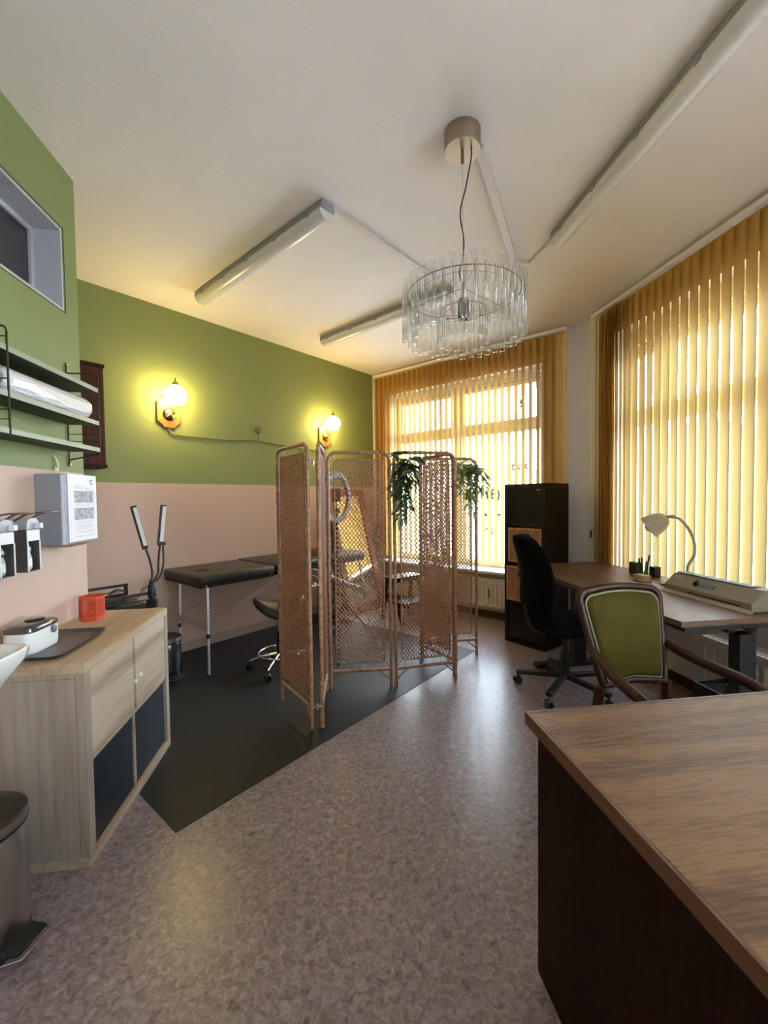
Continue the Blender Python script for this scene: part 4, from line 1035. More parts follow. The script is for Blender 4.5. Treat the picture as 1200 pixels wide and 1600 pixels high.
# ------------------------------------------------------------------ folding cane screen
fs_ = thing('folding_screen', 'six panel folding cane screen with diamond lattice standing on the mat', 'folding screen', (.45, 2.95, .0032))
FS = Vector((.45, 2.95, 0)); SH = 1.685
def fillet_frame(w, z0, z1, r, n=6):
    """upright outline: up the left post, over the rounded top, down the right post"""
    pts = [(-w/2, 0, z0), (-w/2, 0, z1-r)]
    for k in range(1, n+1):
        a = PI-.5*PI*k/n; pts.append((-w/2+r+r*math.cos(a), 0, z1-r+r*math.sin(a)))
    pts.append((w/2-r, 0, z1))
    for k in range(1, n+1):
        a = .5*PI-.5*PI*k/n; pts.append((w/2-r+r*math.cos(a), 0, z1-r+r*math.sin(a)))
    pts.append((w/2, 0, z0)); return pts
def panel(p, q):
    p, q = Vector((*p, 0)), Vector((*q, 0)); L = (q-p).length; c = (p+q)/2-FS
    a = math.atan2(q.y-p.y, q.x-p.x); T = Matrix.Translation(c) @ rotm(0, 0, a)
    def X(v): return T @ Vector(v)
    ro = .0125; w = L-2*ro-.006
    m = MB()
    # wrapped bamboo: a tube whose radius swells a little at each binding
    path = fillet_frame(w, .0, SH-ro, .065)
    dense = []
    for i in range(len(path)-1):
        u, v = Vector(path[i]), Vector(path[i+1]); n = max(1, int((v-u).length/.018))
        for k in range(n): dense.append(u+(v-u)*k/n)
    dense.append(Vector(path[-1]))
    rad = [ro*(1+.07*math.sin(i*1.9)+.05*math.sin(i*.7)) for i in range(len(dense))]
    m.tube([X(v) for v in dense], rad, 9)
    fr = m.build('panel_frame', m_rattan, fs_, smooth=60)
    ZB = .128
    MB().tube([X((-w/2, 0, ZB)), X((w/2, 0, ZB))], .0115, 9).build('bottom_rail', m_rattan, fr, smooth=60)
    for s in (-1, 1): MB().tube([X((s*w/2, 0, .045)), X((s*(w/2-.09), 0, ZB-.004))], .0055, 7).build('brace', m_rattan, fr, smooth=60)
    iz0, iz1 = .185, SH-.063; iw = w-.088; ih = iz1-iz0; r = .035
    ring = [(x, 0, (iz0+iz1)/2+z) for x, z in rrect(iw, ih, r, 5)]
    MB().tube([X(v) for v in ring], .0058, 8, closed=True).build('inner_frame', m_rattan, fr, smooth=60)
    t = la = MB()
    n = int(ih/.058)
    for k in range(n+1):
        z = iz0+r*.6+(ih-r*1.2)*k/n
        for s in (-1, 1): t.tube([X((s*iw/2, 0, z)), X((s*w/2, 0, z))], .0016, 5)
    n = int(iw/.055)
    for k in range(n+1):
        x = -iw/2+r*.6+(iw-r*1.2)*k/n
        t.tube([X((x, 0, iz1)), X((x, 0, SH-ro))], .0016, 5).tube([X((x, 0, iz0)), X((x, 0, ZB))], .0016, 5)
    for s in (-1, 1):
        t.tube([X((s*(iw/2-.010), 0, iz1-.010)), X((s*(w/2-.018), 0, SH-ro-.018))], .003, 6)
        t.tube([X((s*(iw/2-.010), 0, iz0+.010)), X((s*(w/2-.006), 0, ZB+.012))], .003, 6)
    hx_, hz = .0262, .0330; zc = (iz0+iz1)/2
    slope = hz/hx_
    for sg, oy in ((1, .0024), (-1, -.0024)):
        c0 = -(ih/2)-slope*iw/2
        k = 0
        while True:
            cc = c0+k*hz*1.0; k += 1
            if cc > ih/2+slope*iw/2: break
            # z = sg*slope*x + cc inside the rectangle
            pts = []
            x0, x1 = -iw/2, iw/2
            za, zb = sg*slope*x0+cc, sg*slope*x1+cc
            lo, hi = -ih/2, ih/2
            def xat(z): return (z-cc)/(sg*slope)
            if za < lo: x0 = max(x0, xat(lo)) if sg > 0 else x0
            if sg > 0:
                x0 = max(-iw/2, xat(lo)); x1 = min(iw/2, xat(hi))
            else:
                x0 = max(-iw/2, xat(hi)); x1 = min(iw/2, xat(lo))
            if x1-x0 < .016: continue
            a_, b_ = X((x0, oy, zc+sg*slope*x0+cc)), X((x1, oy, zc+sg*slope*x1+cc))
            la.bar(a_, b_, .0054, .0046, up=T.to_3x3() @ Vector((0, 1, 0)))
    la.build('lattice', m_rattan2, fr)
PN = [((-.330, 2.856), (-.104, 2.446)), ((-.052, 2.462), (-.024, 2.950)), ((-.012, 2.962), (.449, 2.940)), ((.453, 2.941), (.940, 2.992)), ((.932, 3.016), (.752, 3.418)), ((.758, 3.432), (1.268, 3.447))]
for p, q in PN: panel(p, q)
def hinge(x, y, dx, dy):
    for z in (.135, .85, 1.56):
        h = MB(); c = Vector((x, y, z))-FS
        h.tube([c+Vector((-dx, -dy, 0)), c+Vector((dx, dy, 0))], .004, 8)
        h.lathe([(.009, -.016), (.011, 0), (.009, .016)], 12, Matrix.Translation(c), cap=True)
        h.build('hinge', m_steel, fs_, smooth=50)
hinge(-.078, 2.454, .022, .008); hinge(-.018, 2.957, .006, .006); hinge(.936, 3.004, .004, .012); hinge(.755, 3.425, .004, .008)

# ------------------------------------------------------------------ trailing plants on the screen
def leaf_mat(name, c0, c1, stripe):
    m = bpy.data.materials.new(name); m.use_nodes = True
    n, l = nt(m); b = n['Principled BSDF']; b.inputs['Roughness'].default_value = .4
    t = n.new('ShaderNodeTexCoord'); no = n.new('ShaderNodeTexNoise'); no.inputs['Scale'].default_value = stripe; no.inputs['Detail'].default_value = 2
    l.new(t.outputs['Object'], no.inputs['Vector'])
    r = n.new('ShaderNodeValToRGB'); r.color_ramp.elements[0].position = .42; r.color_ramp.elements[0].color = (*c0, 1); r.color_ramp.elements[1].position = .62; r.color_ramp.elements[1].color = (*c1, 1)
    l.new(no.outputs['Fac'], r.inputs[0]); l.new(r.outputs[0], b.inputs['Base Color'])
    d = n.new('ShaderNodeBsdfTranslucent'); l.new(r.outputs[0], d.inputs[0])
    mx = n.new('ShaderNodeMixShader'); mx.inputs[0].default_value = .58
    l.new(b.outputs[0], mx.inputs[1]); l.new(d.outputs[0], mx.inputs[2]); l.new(mx.outputs[0], n['Material Output'].inputs[0]); return m
def leaf(mb, p, d, L, w, curl=.3, st=None):
    """pointed oval leaf with a folded midrib; st collects a pale centre stripe"""
    d = Vector(d).normalized(); s = d.cross(Vector((random.uniform(-.4, .4), random.uniform(-.4, .4), 1))).normalized(); u = s.cross(d)
    vs, fs = [], []; n = 6
    prof = (.0, .62, .95, 1.0, .82, .45, .0)
    for i in range(n+1):
        t = i/n; c = Vector(p)+d*(L*t)-u*(curl*L*t*t)
        ww = w*prof[i]*.5
        vs += [c-s*ww+u*ww*.35, c, c+s*ww+u*ww*.35]
    for i in range(n):
        for k in range(2): fs.append((i*3+k, i*3+k+1, i*3+k+4, i*3+k+3))
    mb.add(vs, fs)
    if st is not None:
        for sd in (-1, 1):
            vs, fs = [], []
            for i in range(n+1):
                t = i/n; c = Vector(p)+d*(L*t)-u*(curl*L*t*t)+u*.0012
                ww = w*prof[i]*.5
                vs += [c+s*sd*ww*.28+u*ww*.10, c+s*sd*ww*.55+u*ww*.20]
            for i in range(n): fs.append((i*2, i*2+1, i*2+3, i*2+2))
            st.add(vs, fs)
def trailing(label, base, strands, lm, lsize, stripes, hookpt, crown=16, spread=.07):
    r = thing('trailing_plant', label, 'plant', base, 0)
    lv_, st, sm = MB(), MB() if stripes else None, MB()
    for k in range(crown):
        a = random.uniform(0, 2*PI); L = lsize*random.uniform(.8, 1.3)
        p = Vector((random.gauss(0, spread*.5), random.gauss(0, .016), random.uniform(-.09, .035)))
        leaf(lv_, p, (math.cos(a), math.sin(a)*.5, random.uniform(-.9, .6)), L, L*.52, .35, st)
    for (dx, dy, dz, wob) in strands:
        pts = [Vector((dx*.25, dy*.3, -.01)), Vector((dx*.6+random.uniform(-wob, wob), dy, dz*.35)), Vector((dx*.9+random.uniform(-wob, wob), dy, dz*.7)), Vector((dx, dy, dz))]
        path = smooth_path(pts, 8); sm.tube(path, .0022, 6)
        step = 0
        for i in range(1, len(path)):
            step += (path[i]-path[i-1]).length
            if step > lsize*.30:
                step = 0
                for s in (-1, 1):
                    L = lsize*random.uniform(.7, 1.15)
                    leaf(lv_, path[i], (s*random.uniform(.5, 1), random.uniform(-.5, .3), random.uniform(-1.0, -.1)), L, L*.56, .3, st)
        leaf(lv_, path[-1], (random.uniform(-.3, .3), -.2, -1), lsize, lsize*.42, .2, st)
    sm.tube([(0, 0, -.02), (0, .004, .01), hookpt], .002, 6)
    sm.build('stem', mat('green_stem', (.10, .15, .05), .5), r)
    lv_.build('foliage', lm, r, smooth=180)
    if st: st.build('leaf_stripes', mat('pale_leaf_stripe', (.45, .53, .36), .4), r, smooth=180)
trailing('trailing striped leaf plant hanging on the fourth panel of the cane screen', (.530, 2.926, 1.635),
         [(-.02, -.02, -.42, .02), (.03, -.025, -.33, .025), (-.055, .055, -.20, .02), (-.05, -.02, -.25, .02), (.075, -.02, -.16, .02), (.0, -.03, -.28, .03)],
         leaf_mat('dark_striped_leaf', (.060, .13, .05), (.14, .21, .10), 60), .095, True, (0, .016, .035), 26, .09)
trailing('trailing pale green plant on the cane screen panel nearest the black cabinet', (1.160, 3.415, 1.640),
         [(.05, -.02, -.40, .02), (.14, -.02, -.24, .02), (-.04, -.03, -.25, .03), (.02, -.03, -.34, .03), (.09, -.02, -.30, .03), (-.09, -.02, -.20, .03), (.16, -.02, -.12, .02)],
         leaf_mat('variegated_leaf', (.22, .34, .13), (.60, .64, .38), 45), .080, False, (0, .016, .03), 34, .11)

# ------------------------------------------------------------------ black cube tower by the far window
KF0, KF1 = Vector((1.640, 3.752, 0)), Vector((1.847, 3.394, 0))
kv = (KF1-KF0); KWd = .42; ka = math.atan2(kv.y, kv.x)
kc = thing('cube_tower', 'tall black four compartment cabinet with wicker baskets beside the far window', 'cabinet', (KF0.x, KF0.y, 0), ka)   # local x across the front, +y to the back
KHt, KDp, tk = 1.466, .38, .038
for x0 in (0, KWd-tk): MB().bx(x0, x0+tk, 0, KDp, .0005, KHt-tk).build('side_panel', m_kblack, kc, bevel=.0015)
MB().bx(0, KWd, 0, KDp, KHt-tk+.0002, KHt).build('top_board', m_kblack, kc, bevel=.0015)
MB().bx(tk, KWd-tk, 0, KDp, .0005, .038).build('bottom_board', m_kblack, kc)
for k in range(1, 4): MB().bx(tk, KWd-tk, .004, KDp, .038+k*.3505-.010, .038+k*.3505+.008).build('shelf_board', m_kblack, kc)
MB().bx(tk, KWd-tk, KDp-.005, KDp, .038, KHt-tk).build('back_panel', m_kblack, kc)
m_kdoor = mat('black_door', (0.006, 0.006, 0.007), 0.3, spec=0.3)
for k in (0, 3):
    z0 = .038+k*.3505+.011
    dr = MB().bx(tk+.003, KWd-tk-.003, .004, .020, z0, z0+.322).build('door', m_kdoor, kc, bevel=.0015)
    MB().lathe([(0, -.018), (.007, -.017), (.007, -.010), (.004, -.004), (.005, 0)], 14, Matrix.Translation((KWd-tk-.03, .004, z0+.03 if k == 3 else z0+.29)) @ rotm(-PI/2, 0, 0) @ rotm(PI, 0, 0)).build('knob', m_steel, dr, smooth=50)
    if k == 3: MB().bx(KWd-tk-.055, KWd-tk-.015, .003, .004, z0+.305, z0+.313).build('door_badge', m_steel, dr)
def basket(label, k, out):
    z0 = .038+k*.3505+.0095; w = KWd-2*tk-.012
    o = Vector((KF0.x, KF0.y, 0))+Matrix.Rotation(ka, 3, 'Z') @ Vector((tk+.006, -out, 0))
    b = thing('wicker_basket', label, 'basket', (o.x, o.y, z0), ka, 'wicker baskets in the black cabinet')
    H = .318; d = .34
    m = MB(); m2 = MB()
    rows, cols = 26, 15
    for i in range(rows):
        z = .014+(H-.032)*i/(rows-1)
        pts = [(x, .008+.0035*math.sin(PI*(j+i)), z) for j, x in enumerate([w*jj/cols for jj in range(cols+1)])]
        pts = [(w*jj/(cols*2), .008+.004*math.cos(PI*(jj/2+i)), z) for jj in range(cols*2+1)]
        if .225 < z < .275:
            m.tube([p for p in pts if p[0] < w/2-.045], .0048, 5); m.tube([p for p in pts if p[0] > w/2+.045], .0048, 5)
        else: m.tube(pts, .0048, 5)
    m.build('front_weave', m_wicker, b, smooth=60)
    for j in range(cols+1): m2.cyl((w*j/cols, .008, .008), (w*j/cols, .008, H-.01 if abs(w*j/cols-w/2) > .045 else .222), .003, 6)
    m2.build('front_stake', m_wicker, b)
    MB().bx(.0, w, .018, .024, .01, H-.01).build('lining', mat('dark_lining', (.045, .022, .010), .8), b)
    MB().bx(0, .006, .018, d, .006, H-.008).bx(w-.006, w, .018, d, .006, H-.008).bx(.006, w-.006, d-.006, d, .006, H-.008).bx(.006, w-.006, .024, d-.006, .002, .008).build('shell', m_wicker, b)
    MB().tube([(0, .008, H-.008), (w, .008, H-.008)], .009, 8).tube([(0, .008, .009), (w, .008, .009)], .008, 8).tube([(0.004, .008, .01), (.004, .008, H-.01)], .008, 8).tube([(w-.004, .008, .01), (w-.004, .008, H-.01)], .008, 8).build('rim', mat('wicker_rim', (.46, .26, .13), .6, var=.3, scale=60), b, smooth=60)
    MB().bx(w/2-.042, w/2+.042, .0, .004, .228, .272).build('handle_slot', m_blackpl, b, bevel=.006)
    return b
basket('upper wicker basket in the black cabinet, directly below its top door', 2, .004)
basket('lower wicker basket in the black cabinet, pulled slightly forward', 1, .030)

# ------------------------------------------------------------------ desk
DX0, DX1, DY0, DY1, DZ = 1.588, 2.355, 1.700, 3.385, .775
dk = thing('desk', 'brown walnut topped desk on black steel legs under the right window', 'desk', ((DX0+DX1)/2, (DY0+DY1)/2, 0))
w2, l2 = (DX1-DX0)/2, (DY1-DY0)/2
MB().bx(-w2, w2, -l2, l2, DZ-.028, DZ).build('desk_top', m_walnut, dk, bevel=.002)
m_leg = mat('black_powder_coat', (.010, .010, .011), .5)
for y in (-l2+.06, l2-.28):
    lg = MB().bx(-.045, .045, y-.030, y+.030, .03, DZ-.09).build('leg', m_leg, dk, bevel=.003)
    MB().bx(-.052, .052, y-.037, y+.037, .03, .42).build('leg_sleeve', m_leg, lg, bevel=.003)
    MB().bx(-.36, .36, y-.037, y+.037, .002, .032).build('foot', m_leg, lg, bevel=.004)
    MB().bx(-.34, .34, y-.03, y+.03, DZ-.060, DZ-.0285).build('top_arm', m_leg, lg, bevel=.002)
for x in (-.06, .06): MB().bx(x-.02, x+.02, -l2+.06, l2-.28, DZ-.088, DZ-.062).build('beam', m_leg, dk, bevel=.002)
MB().bx(-.355, -.325, -l2+.06, l2-.06, DZ-.052, DZ-.029).build('front_beam', m_leg, dk)
MB().tube(smooth_path([(.07, l2-.33, .40), (.09, l2-.40, .30), (.05, l2-.42, .22), (.08, l2-.35, .14)], 6), .004, 6).build('cable', m_blackpl, dk, smooth=60)
hp = MB().bx(-w2+.03, -w2+.075, -l2+.17, -l2+.23, DZ-.060, DZ-.0285).build('control_paddle', m_blackpl, dk, bevel=.004)

# things on the desk
lm_ = thing('laminator', 'grey laminating machine with a long slot lying along the front of the desk', 'laminator', (2.085, 2.015, DZ+.0005))
prof = [(-.075, .006), (-.075, .046), (-.005, .108), (.058, .112), (.070, .104), (.070, .006)]
rotY = Matrix(((1, 0, 0, 0), (0, 0, 1, 0), (0, 1, 0, 0), (0, 0, 0, 1)))
MB().prism(prof, -.265, .265, rotY).build('case', m_lam, lm_, bevel=.003)
MB().prism([(-.100, .004), (-.075, .016), (-.0755, .006), (-.0755, .002), (-.100, .0)], -.272, .272, rotY).build('feed_tray', mat('pale_tray', (.38, .36, .30), .45), lm_)
MB().bx(-.0765, -.0745, -.205, .105, .022, .029).build('slot', m_blackpl, lm_)
nrm = Vector((-.062, 0, .07)).normalized(); tl = math.atan2(.062, .070)
def onslope(u, y): return Vector((-.075+.07*u, y, .046+.062*u))
TM = lambda u, y: Matrix.Translation(onslope(u, y)) @ rotm(0, -math.atan2(.062, .070), 0)
MB().lathe([(0, .016), (.011, .015), (.015, .010), (.016, 0)], 18, TM(.45, .075)).box((-.0, 0, .012), (.030, .008, .012), TM(.45, .075)).build('knob', m_blackpl, lm_, smooth=40)
MB().box((0, 0, .0008), (.030, .085, .0014), TM(.47, .005)).build('control_panel', mat('teal_panel', (.10, .22, .20), .4), lm_)
for y in (.035, -.032): MB().lathe([(0, .003), (.004, .003), (.005, 0)], 12, TM(.40, y)).build('button', m_blackpl, lm_)
MB().box((0, 0, .0006), (.026, .060, .001), TM(.72, .215)).build('maker_plate', mat('pinkish_plate', (.42, .32, .27), .5), lm_)
MB().bx(-.004, .054, -.20, .262, .1125, .1145).build('exit_slot', m_blackpl, lm_)

tl_ = thing('desk_lamp', 'beige enamel desk lamp with a curved neck behind the laminator', 'lamp', (2.275, 2.39, DZ+.0005))
MB().lathe([(0, .028), (.02, .027), (.048, .018), (.058, .008), (.059, 0)], 32).build('base', m_beige, tl_, smooth=50)
def LL(x, y, z): return Vector((x-2.275, y-2.39, z-DZ))
neck = smooth_path([LL(2.275, 2.385, .80), LL(2.275, 2.395, .89), LL(2.272, 2.345, .97), LL(2.27, 2.345, 1.06), LL(2.265, 2.385, 1.14), LL(2.262, 2.44, 1.19), LL(2.26, 2.500, 1.212)], 8)
MB().tube(neck, .0082, 12).build('neck', m_beige, tl_, smooth=60)
MB().tube([LL(2.26, 2.490, 1.209), LL(2.259, 2.545, 1.205)], .012, 14).build('joint', m_beige, tl_, smooth=40)
MB().cyl(LL(2.245, 2.508, 1.212), LL(2.275, 2.508, 1.212), .006, 10).build('joint_screw', m_steel, tl_)
hp0 = LL(2.259, 2.545, 1.205); ax = Vector((-.54, .58, -.58)).normalized()
zz = Vector((0, 0, 1)).rotation_difference(ax).to_matrix().to_4x4()
shade_prof = [(.013, 0), (.030, .005), (.049, .019), (.062, .042), (.071, .074), (.079, .120), (.0805, .128), (.0775, .128), (.069, .075), (.060, .044), (.047, .022), (.0, .010)]
MB().lathe(shade_prof, 36, Matrix.Translation(hp0) @ zz).build('shade', m_beige, tl_, smooth=50)
MB().lathe([(0, .152), (.018, .149), (.030, .135), (.034, .118), (.028, .095), (.015, .075), (.013, .03)], 20, Matrix.Translation(hp0) @ zz).build('bulb', mat('opal_bulb', (.55, .52, .42), .3), tl_, smooth=180)

pc = thing('pen_cup', 'clear cup of dark pens standing on the desk before the right window', 'pen cup', (2.215, 2.700, DZ+.0005))
MB().lathe([(.028, 0), (.030, .085), (.0285, .085), (.0265, .004), (0, .004)], 24).build('cup', thin_glass('greenish_cup', (.80, .90, .80), .5, .05, .05), pc, smooth=50)
def pen(x, y, dx, dy, L, material, label):
    p = Vector((2.215+x, 2.700+y, DZ+.006))
    q = p+Vector((dx, dy, L))
    o = MB().tube([p, p+(q-p)*.72, p+(q-p)*.74, q], [.0045, .0045, .0055, .0052], 10).build('pen', material, smooth=40)
    tag(o, label, 'pen', 'pens in the clear cup')
pen(.010, -.012, .008, -.020, .150, m_blackpl, 'black pen leaning right in the clear cup, the tallest one')
pen(-.006, .004, -.002, .004, .128, m_blackpl, 'black pen standing in the middle of the clear cup')
pen(-.010, .016, -.004, .012, .120, m_blackpl, 'black pen at the left side of the clear cup')
pen(.004, -.002, .012, -.008, .105, mat('green_pen', (.06, .16, .05), .4), 'shorter green pen inside the clear cup')
sb = thing('speaker_box', 'small black box behind the left side of the pen cup', 'box', (2.245, 2.815, DZ+.0005))
MB().bx(-.03, .03, -.032, .032, 0, .085).build('box_body', m_blackpl, sb, bevel=.004)
sb2 = thing('speaker_box', 'small black box just right of the pen cup', 'box', (2.275, 2.665, DZ+.0005))
MB().bx(-.025, .025, -.026, .026, 0, .075).build('box_body', m_blackpl, sb2, bevel=.004)
nb = thing('note_block', 'two cream note blocks side by side on the desk', 'note block', (2.075, 2.545, DZ+.0005))
m_cream = mat('cream_paper', (.52, .44, .26), .7); m_cream2 = mat('pale_wood_block', (.42, .34, .20), .6)
MB().bx(-.03, .03, .002, .040, .004, .046).build('left_block', m_cream2, nb, bevel=.003)
MB().bx(-.03, .03, -.048, -.001, .006, .046).build('right_block', m_cream, nb, bevel=.002)
MB().bx(-.032, .032, -.050, -.001, 0, .006).build('red_base', mat('dull_red', (.35, .05, .03), .5), nb)
MB().bx(-.032, .032, .001, .042, 0, .004).build('dark_base', m_blackpl, nb)
dsh = thing('tape_dish', 'small round beige dish on the desk beside the laminator end', 'dish', (2.165, 2.415, DZ+.0005))
MB().lathe([(0, 0), (.042, 0), (.050, .008), (.048, .012), (.040, .012), (.030, .020), (.0, .022)], 32).build('dish_body', m_beige, dsh, smooth=50)
MB().lathe([(.043, .001), (.051, .007), (.0505, .009)], 32, cap=False).build('dark_rim', m_blackpl, dsh)

# ------------------------------------------------------------------ box under the desk
ub = thing('paper_bin', 'low black box on the floor under the desk in front of the radiator', 'bin', (2.155, 1.955, 0), 0)
m = MB()
for a in ((-.112, .112, -.150, -.142, .001, .295), (-.112, .112, .142, .150, .001, .295), (-.112, -.104, -.142, .142, .001, .295), (.104, .112, -.142, .142, .001, .295), (-.104, .104, -.142, .142, .001, .008)): m.bx(*a)
m.build('box_body', m_blackpl, ub)
MB().bx(-.103, .103, -.141, .141, .270, .284).build('glossy_lid', mat('glossy_black', (.015, .014, .013), .12), ub)

# ------------------------------------------------------------------ office chair
OX, OY = 1.620, 2.700
oc = thing('office_chair', 'black office swivel chair facing the desk, its curved back seen from the side', 'office chair', (OX, OY, 0), 0)   # faces +x
m_seat = mat('black_fabric', (.004, .004, .0045), .95, spec=.1)
for k in range(5):
    a = math.radians(150+72*k)
    x, y = .315*math.cos(a), .315*math.sin(a)
    MB().bar((.02*math.cos(a), .02*math.sin(a), .105), (x*1.03, y*1.03, .088), .042, .030).build('leg', m_blackpl, oc, bevel=.005)
    caster(oc, x, y, .027, a+.6, .02, hubz=.080)
MB().cyl((0, 0, .085), (0, 0, .27), .029, 20).build('gas_column', m_blackpl, oc, smooth=40)
MB().cyl((0, 0, .27), (0, 0, .42), .018, 16).build('piston', m_blackpl, oc, smooth=40)
MB().bx(-.12, .12, -.09, .09, .405, .435).build('mechanism', m_blackpl, oc, bevel=.008)
seat = rrect(.46, .47, .10, 6)
k = len(seat); vs = [(x*s+.02, y*s, z) for s, z in ((.90, .436), (1, .450), (1.01, .475), (.97, .500), (.80, .508)) for x, y in seat]
fs = [tuple(reversed(range(k))), tuple(4*k+j for j in range(k))]
for i in range(4):
    for j in range(k): fs.append((i*k+j, i*k+(j+1) % k, (i+1)*k+(j+1) % k, (i+1)*k+j))
MB().add(vs, fs).build('seat', m_seat, oc, smooth=60)
# curved backrest: profile in x-z, width along y
prof = [(-.215, .47, .15), (-.262, .56, .20), (-.270, .64, .225), (-.262, .72, .235), (-.262, .80, .235), (-.275, .88, .230), (-.300, .96, .215), (-.330, 1.03, .185), (-.348, 1.075, .135), (-.352, 1.095, .06)]
vs = []; fs = []; nn = 9
for side in (0, 1):
    for x, z, hw in prof:
        for j in range(nn):
            t = j/(nn-1)*2-1
            bow = .055*t*t
            th = .050*(1-.55*abs(t)**3)
            vs.append((x+bow+(-th/2 if side == 0 else th/2)*1.0, hw*t, z))
R_ = len(prof)
for side in (0, 1):
    o = side*R_*nn
    for i in range(R_-1):
        for j in range(nn-1): fs.append((o+i*nn+j, o+i*nn+j+1, o+(i+1)*nn+j+1, o+(i+1)*nn+j))
o = R_*nn
for i in range(R_-1):
    for j in (0, nn-1): fs.append((i*nn+j, (i+1)*nn+j, o+(i+1)*nn+j, o+i*nn+j))
for j in range(nn-1):
    for i in (0, R_-1): fs.append((i*nn+j, i*nn+j+1, o+i*nn+j+1, o+i*nn+j))
MB().add(vs, fs).build('backrest', m_seat, oc, smooth=70, sub=2)
MB().tube(smooth_path([(-.06, 0, .425), (-.20, 0, .43), (-.268, 0, .50), (-.285, 0, .62)], 6), .020, 12).build('back_support', m_blackpl, oc, smooth=60)

# ------------------------------------------------------------------ green velvet armchair
GX, GY = 1.362, 1.70
ga = thing('armchair', 'dark wood armchair with green velvet back between the counter and the desk', 'armchair', (GX, GY, 0), math.radians(2))   # faces -y
TB = .125     # rake of the back
def bk(x, z, dy=0.0): return Vector((x, .0+TB*(z-.46)/.48+dy, z))
def back_outline(ins, n=8):
    """waisted louis style back: narrow below, wider and arched above"""
    H0, H1 = .475+ins*1.0, .935-ins
    wb, wt = .165-ins, .218-ins
    pts = []
    for k in range(n+1):
        t = k/n; z = H0+.02+(H1-.058-H0-.02)*t
        x = wb+(wt-wb)*(t**.85)
        pts.append((x, z))
    r = .062-ins*.4
    for k in range(1, n+1):
        a = .5*PI*k/n
        pts.append((wt-r+r*math.cos(a), H1-.058+(.045)*math.sin(a)))
    m_ = 6
    for k in range(1, m_):
        t = k/m_; x = (wt-r)*(1-2*t); pts.append((x, H1-.013+.013*(1-(1-2*t)**2)))
    left = [(-x, z) for x, z in reversed(pts[:2*n+1])]
    pts = pts+left
    for k in range(1, m_):
        t = k/m_; x = -wb+2*wb*t; pts.append((x, H0+.020-.020*abs(1-2*t)**2*0+.016*(1-abs(1-2*t))*1.0-.0))
    return pts
ol = back_outline(.0)
oo = [bk(x, z) for x, z in back_outline(.010)]
MB().tube(oo, [.0175]*len(oo), 12, closed=True).build('back_frame', m_mahog, ga, smooth=60)
ip = back_outline(.030); ipp = [bk(x, z, -.012) for x, z in ip]
MB().tube(ipp, .0055, 8, closed=True).build('piping', mat('pale_green_piping', (.28, .27, .15), .6), ga, smooth=60)
# velvet pad: rings shrinking to the middle, slightly domed
cx_, cz_ = 0, .70
rings = [(1.0, -.006), (.96, -.024), (.85, -.032), (.6, -.040), (.3, -.044)]
vs = []; k = len(ip)
for s, dy in rings:
    for x, z in ip: vs.append(bk(cx_+(x-cx_)*s, cz_+(z-cz_)*s, dy))
vs.append(bk(cx_, cz_, -.045)); fs = []
for i in range(len(rings)-1):
    for j in range(k): fs.append((i*k+j, i*k+(j+1) % k, (i+1)*k+(j+1) % k, (i+1)*k+j))
for j in range(k): fs.append(((len(rings)-1)*k+j, (len(rings)-1)*k+(j+1) % k, len(vs)-1))
b0 = len(vs)
for x, z in ip: vs.append(bk(x, z, .020))
for j in range(k): fs.append((j, (j+1) % k, b0+(j+1) % k, b0+j))
fs.append(tuple(b0+j for j in range(k)))
MB().add(vs, fs).build('back_cushion', m_velvet, ga, smooth=70)
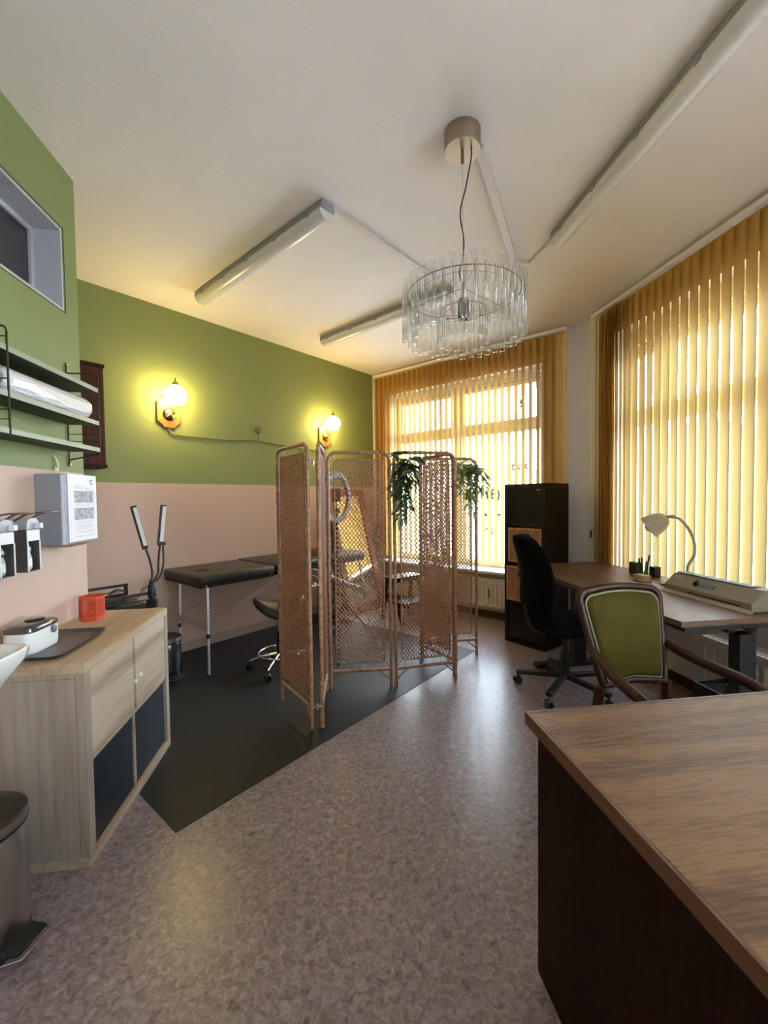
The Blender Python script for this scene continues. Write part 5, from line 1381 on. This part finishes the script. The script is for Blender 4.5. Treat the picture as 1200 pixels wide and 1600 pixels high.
# seat
so_ = [(-.19, -.015), (.19, -.015), (.235, -.22), (.25, -.42), (.20, -.465), (0, -.480), (-.20, -.465), (-.25, -.42), (-.235, -.22)]
MB().prism(so_, .300, .352).build('seat_rail', m_mahog, ga, bevel=.008)
k = len(so_); vs = [(x*s, -.24+(y+.24)*s, z) for s, z in ((.99, .3525), (1.0, .375), (.96, .400), (.80, .412), (.4, .418)) for x, y in so_]
fs = [tuple(reversed(range(k))), tuple(4*k+j for j in range(k))]
for i in range(4):
    for j in range(k): fs.append((i*k+j, i*k+(j+1) % k, (i+1)*k+(j+1) % k, (i+1)*k+j))
MB().add(vs, fs).build('seat_cushion', m_velvet, ga, smooth=60, bevel=.006)
for s in (-1, 1):
    MB().tube(smooth_path([bk(s*.172, .50, .005), (s*.178, .02, .40), (s*.190, .035, .20), (s*.200, .095, .0065)], 6), [.022]*6+[.021]*6+[.017]*7, 12).build('leg', m_mahog, ga, smooth=60)
    MB().tube(smooth_path([(s*.225, -.43, .325), (s*.245, -.455, .28), (s*.235, -.445, .14), (s*.238, -.452, .012)], 6), [.028]*6+[.022]*6+[.014]*7, 12).build('leg', m_mahog, ga, smooth=60)
    # arm: leaves the back post, runs forward, scrolls down to the seat rail
    path = smooth_path([bk(s*.192, .665, .0), (s*.205, -.03, .645), (s*.235, -.15, .625), (s*.252, -.27, .615), (s*.252, -.345, .600), (s*.247, -.375, .575)], 8)
    MB().tube(path, [.017+.006*math.sin(PI*i/(len(path)-1)) for i in range(len(path))], 12).build('armrest', m_mahog, ga, smooth=60)
    MB().tube(smooth_path([(s*.250, -.340, .595), (s*.256, -.285, .52), (s*.250, -.25, .45), (s*.238, -.27, .335)], 6), .015, 10).build('arm_support', m_mahog, ga, smooth=60)
    MB().tube(smooth_path([(s*.232, -.14, .647), (s*.250, -.22, .643), (s*.254, -.29, .636)], 5), .017, 10).build('arm_pad', m_velvet, ga, smooth=60) if False else None

# ------------------------------------------------------------------ oak counter in the foreground
ctr = thing('counter', 'large brown oak desk with grained top in the right foreground', 'desk', (.545, .53, 0))
CT = .745
MB().bx(.008, 1.30, -.675, .573, CT-.012, CT).build('top_board', m_oak, ctr, bevel=.002)
MB().bx(0, .0078, -.68, .5806, CT-.034, CT+.0006).bx(.0078, 1.30, .5732, .5806, CT-.034, CT+.0006).build('edge_band', m_oakedge, ctr, bevel=.003)
MB().bx(.010, 1.29, -.67, .571, CT-.040, CT-.0125).build('moulding', m_oakedge, ctr, bevel=.004)
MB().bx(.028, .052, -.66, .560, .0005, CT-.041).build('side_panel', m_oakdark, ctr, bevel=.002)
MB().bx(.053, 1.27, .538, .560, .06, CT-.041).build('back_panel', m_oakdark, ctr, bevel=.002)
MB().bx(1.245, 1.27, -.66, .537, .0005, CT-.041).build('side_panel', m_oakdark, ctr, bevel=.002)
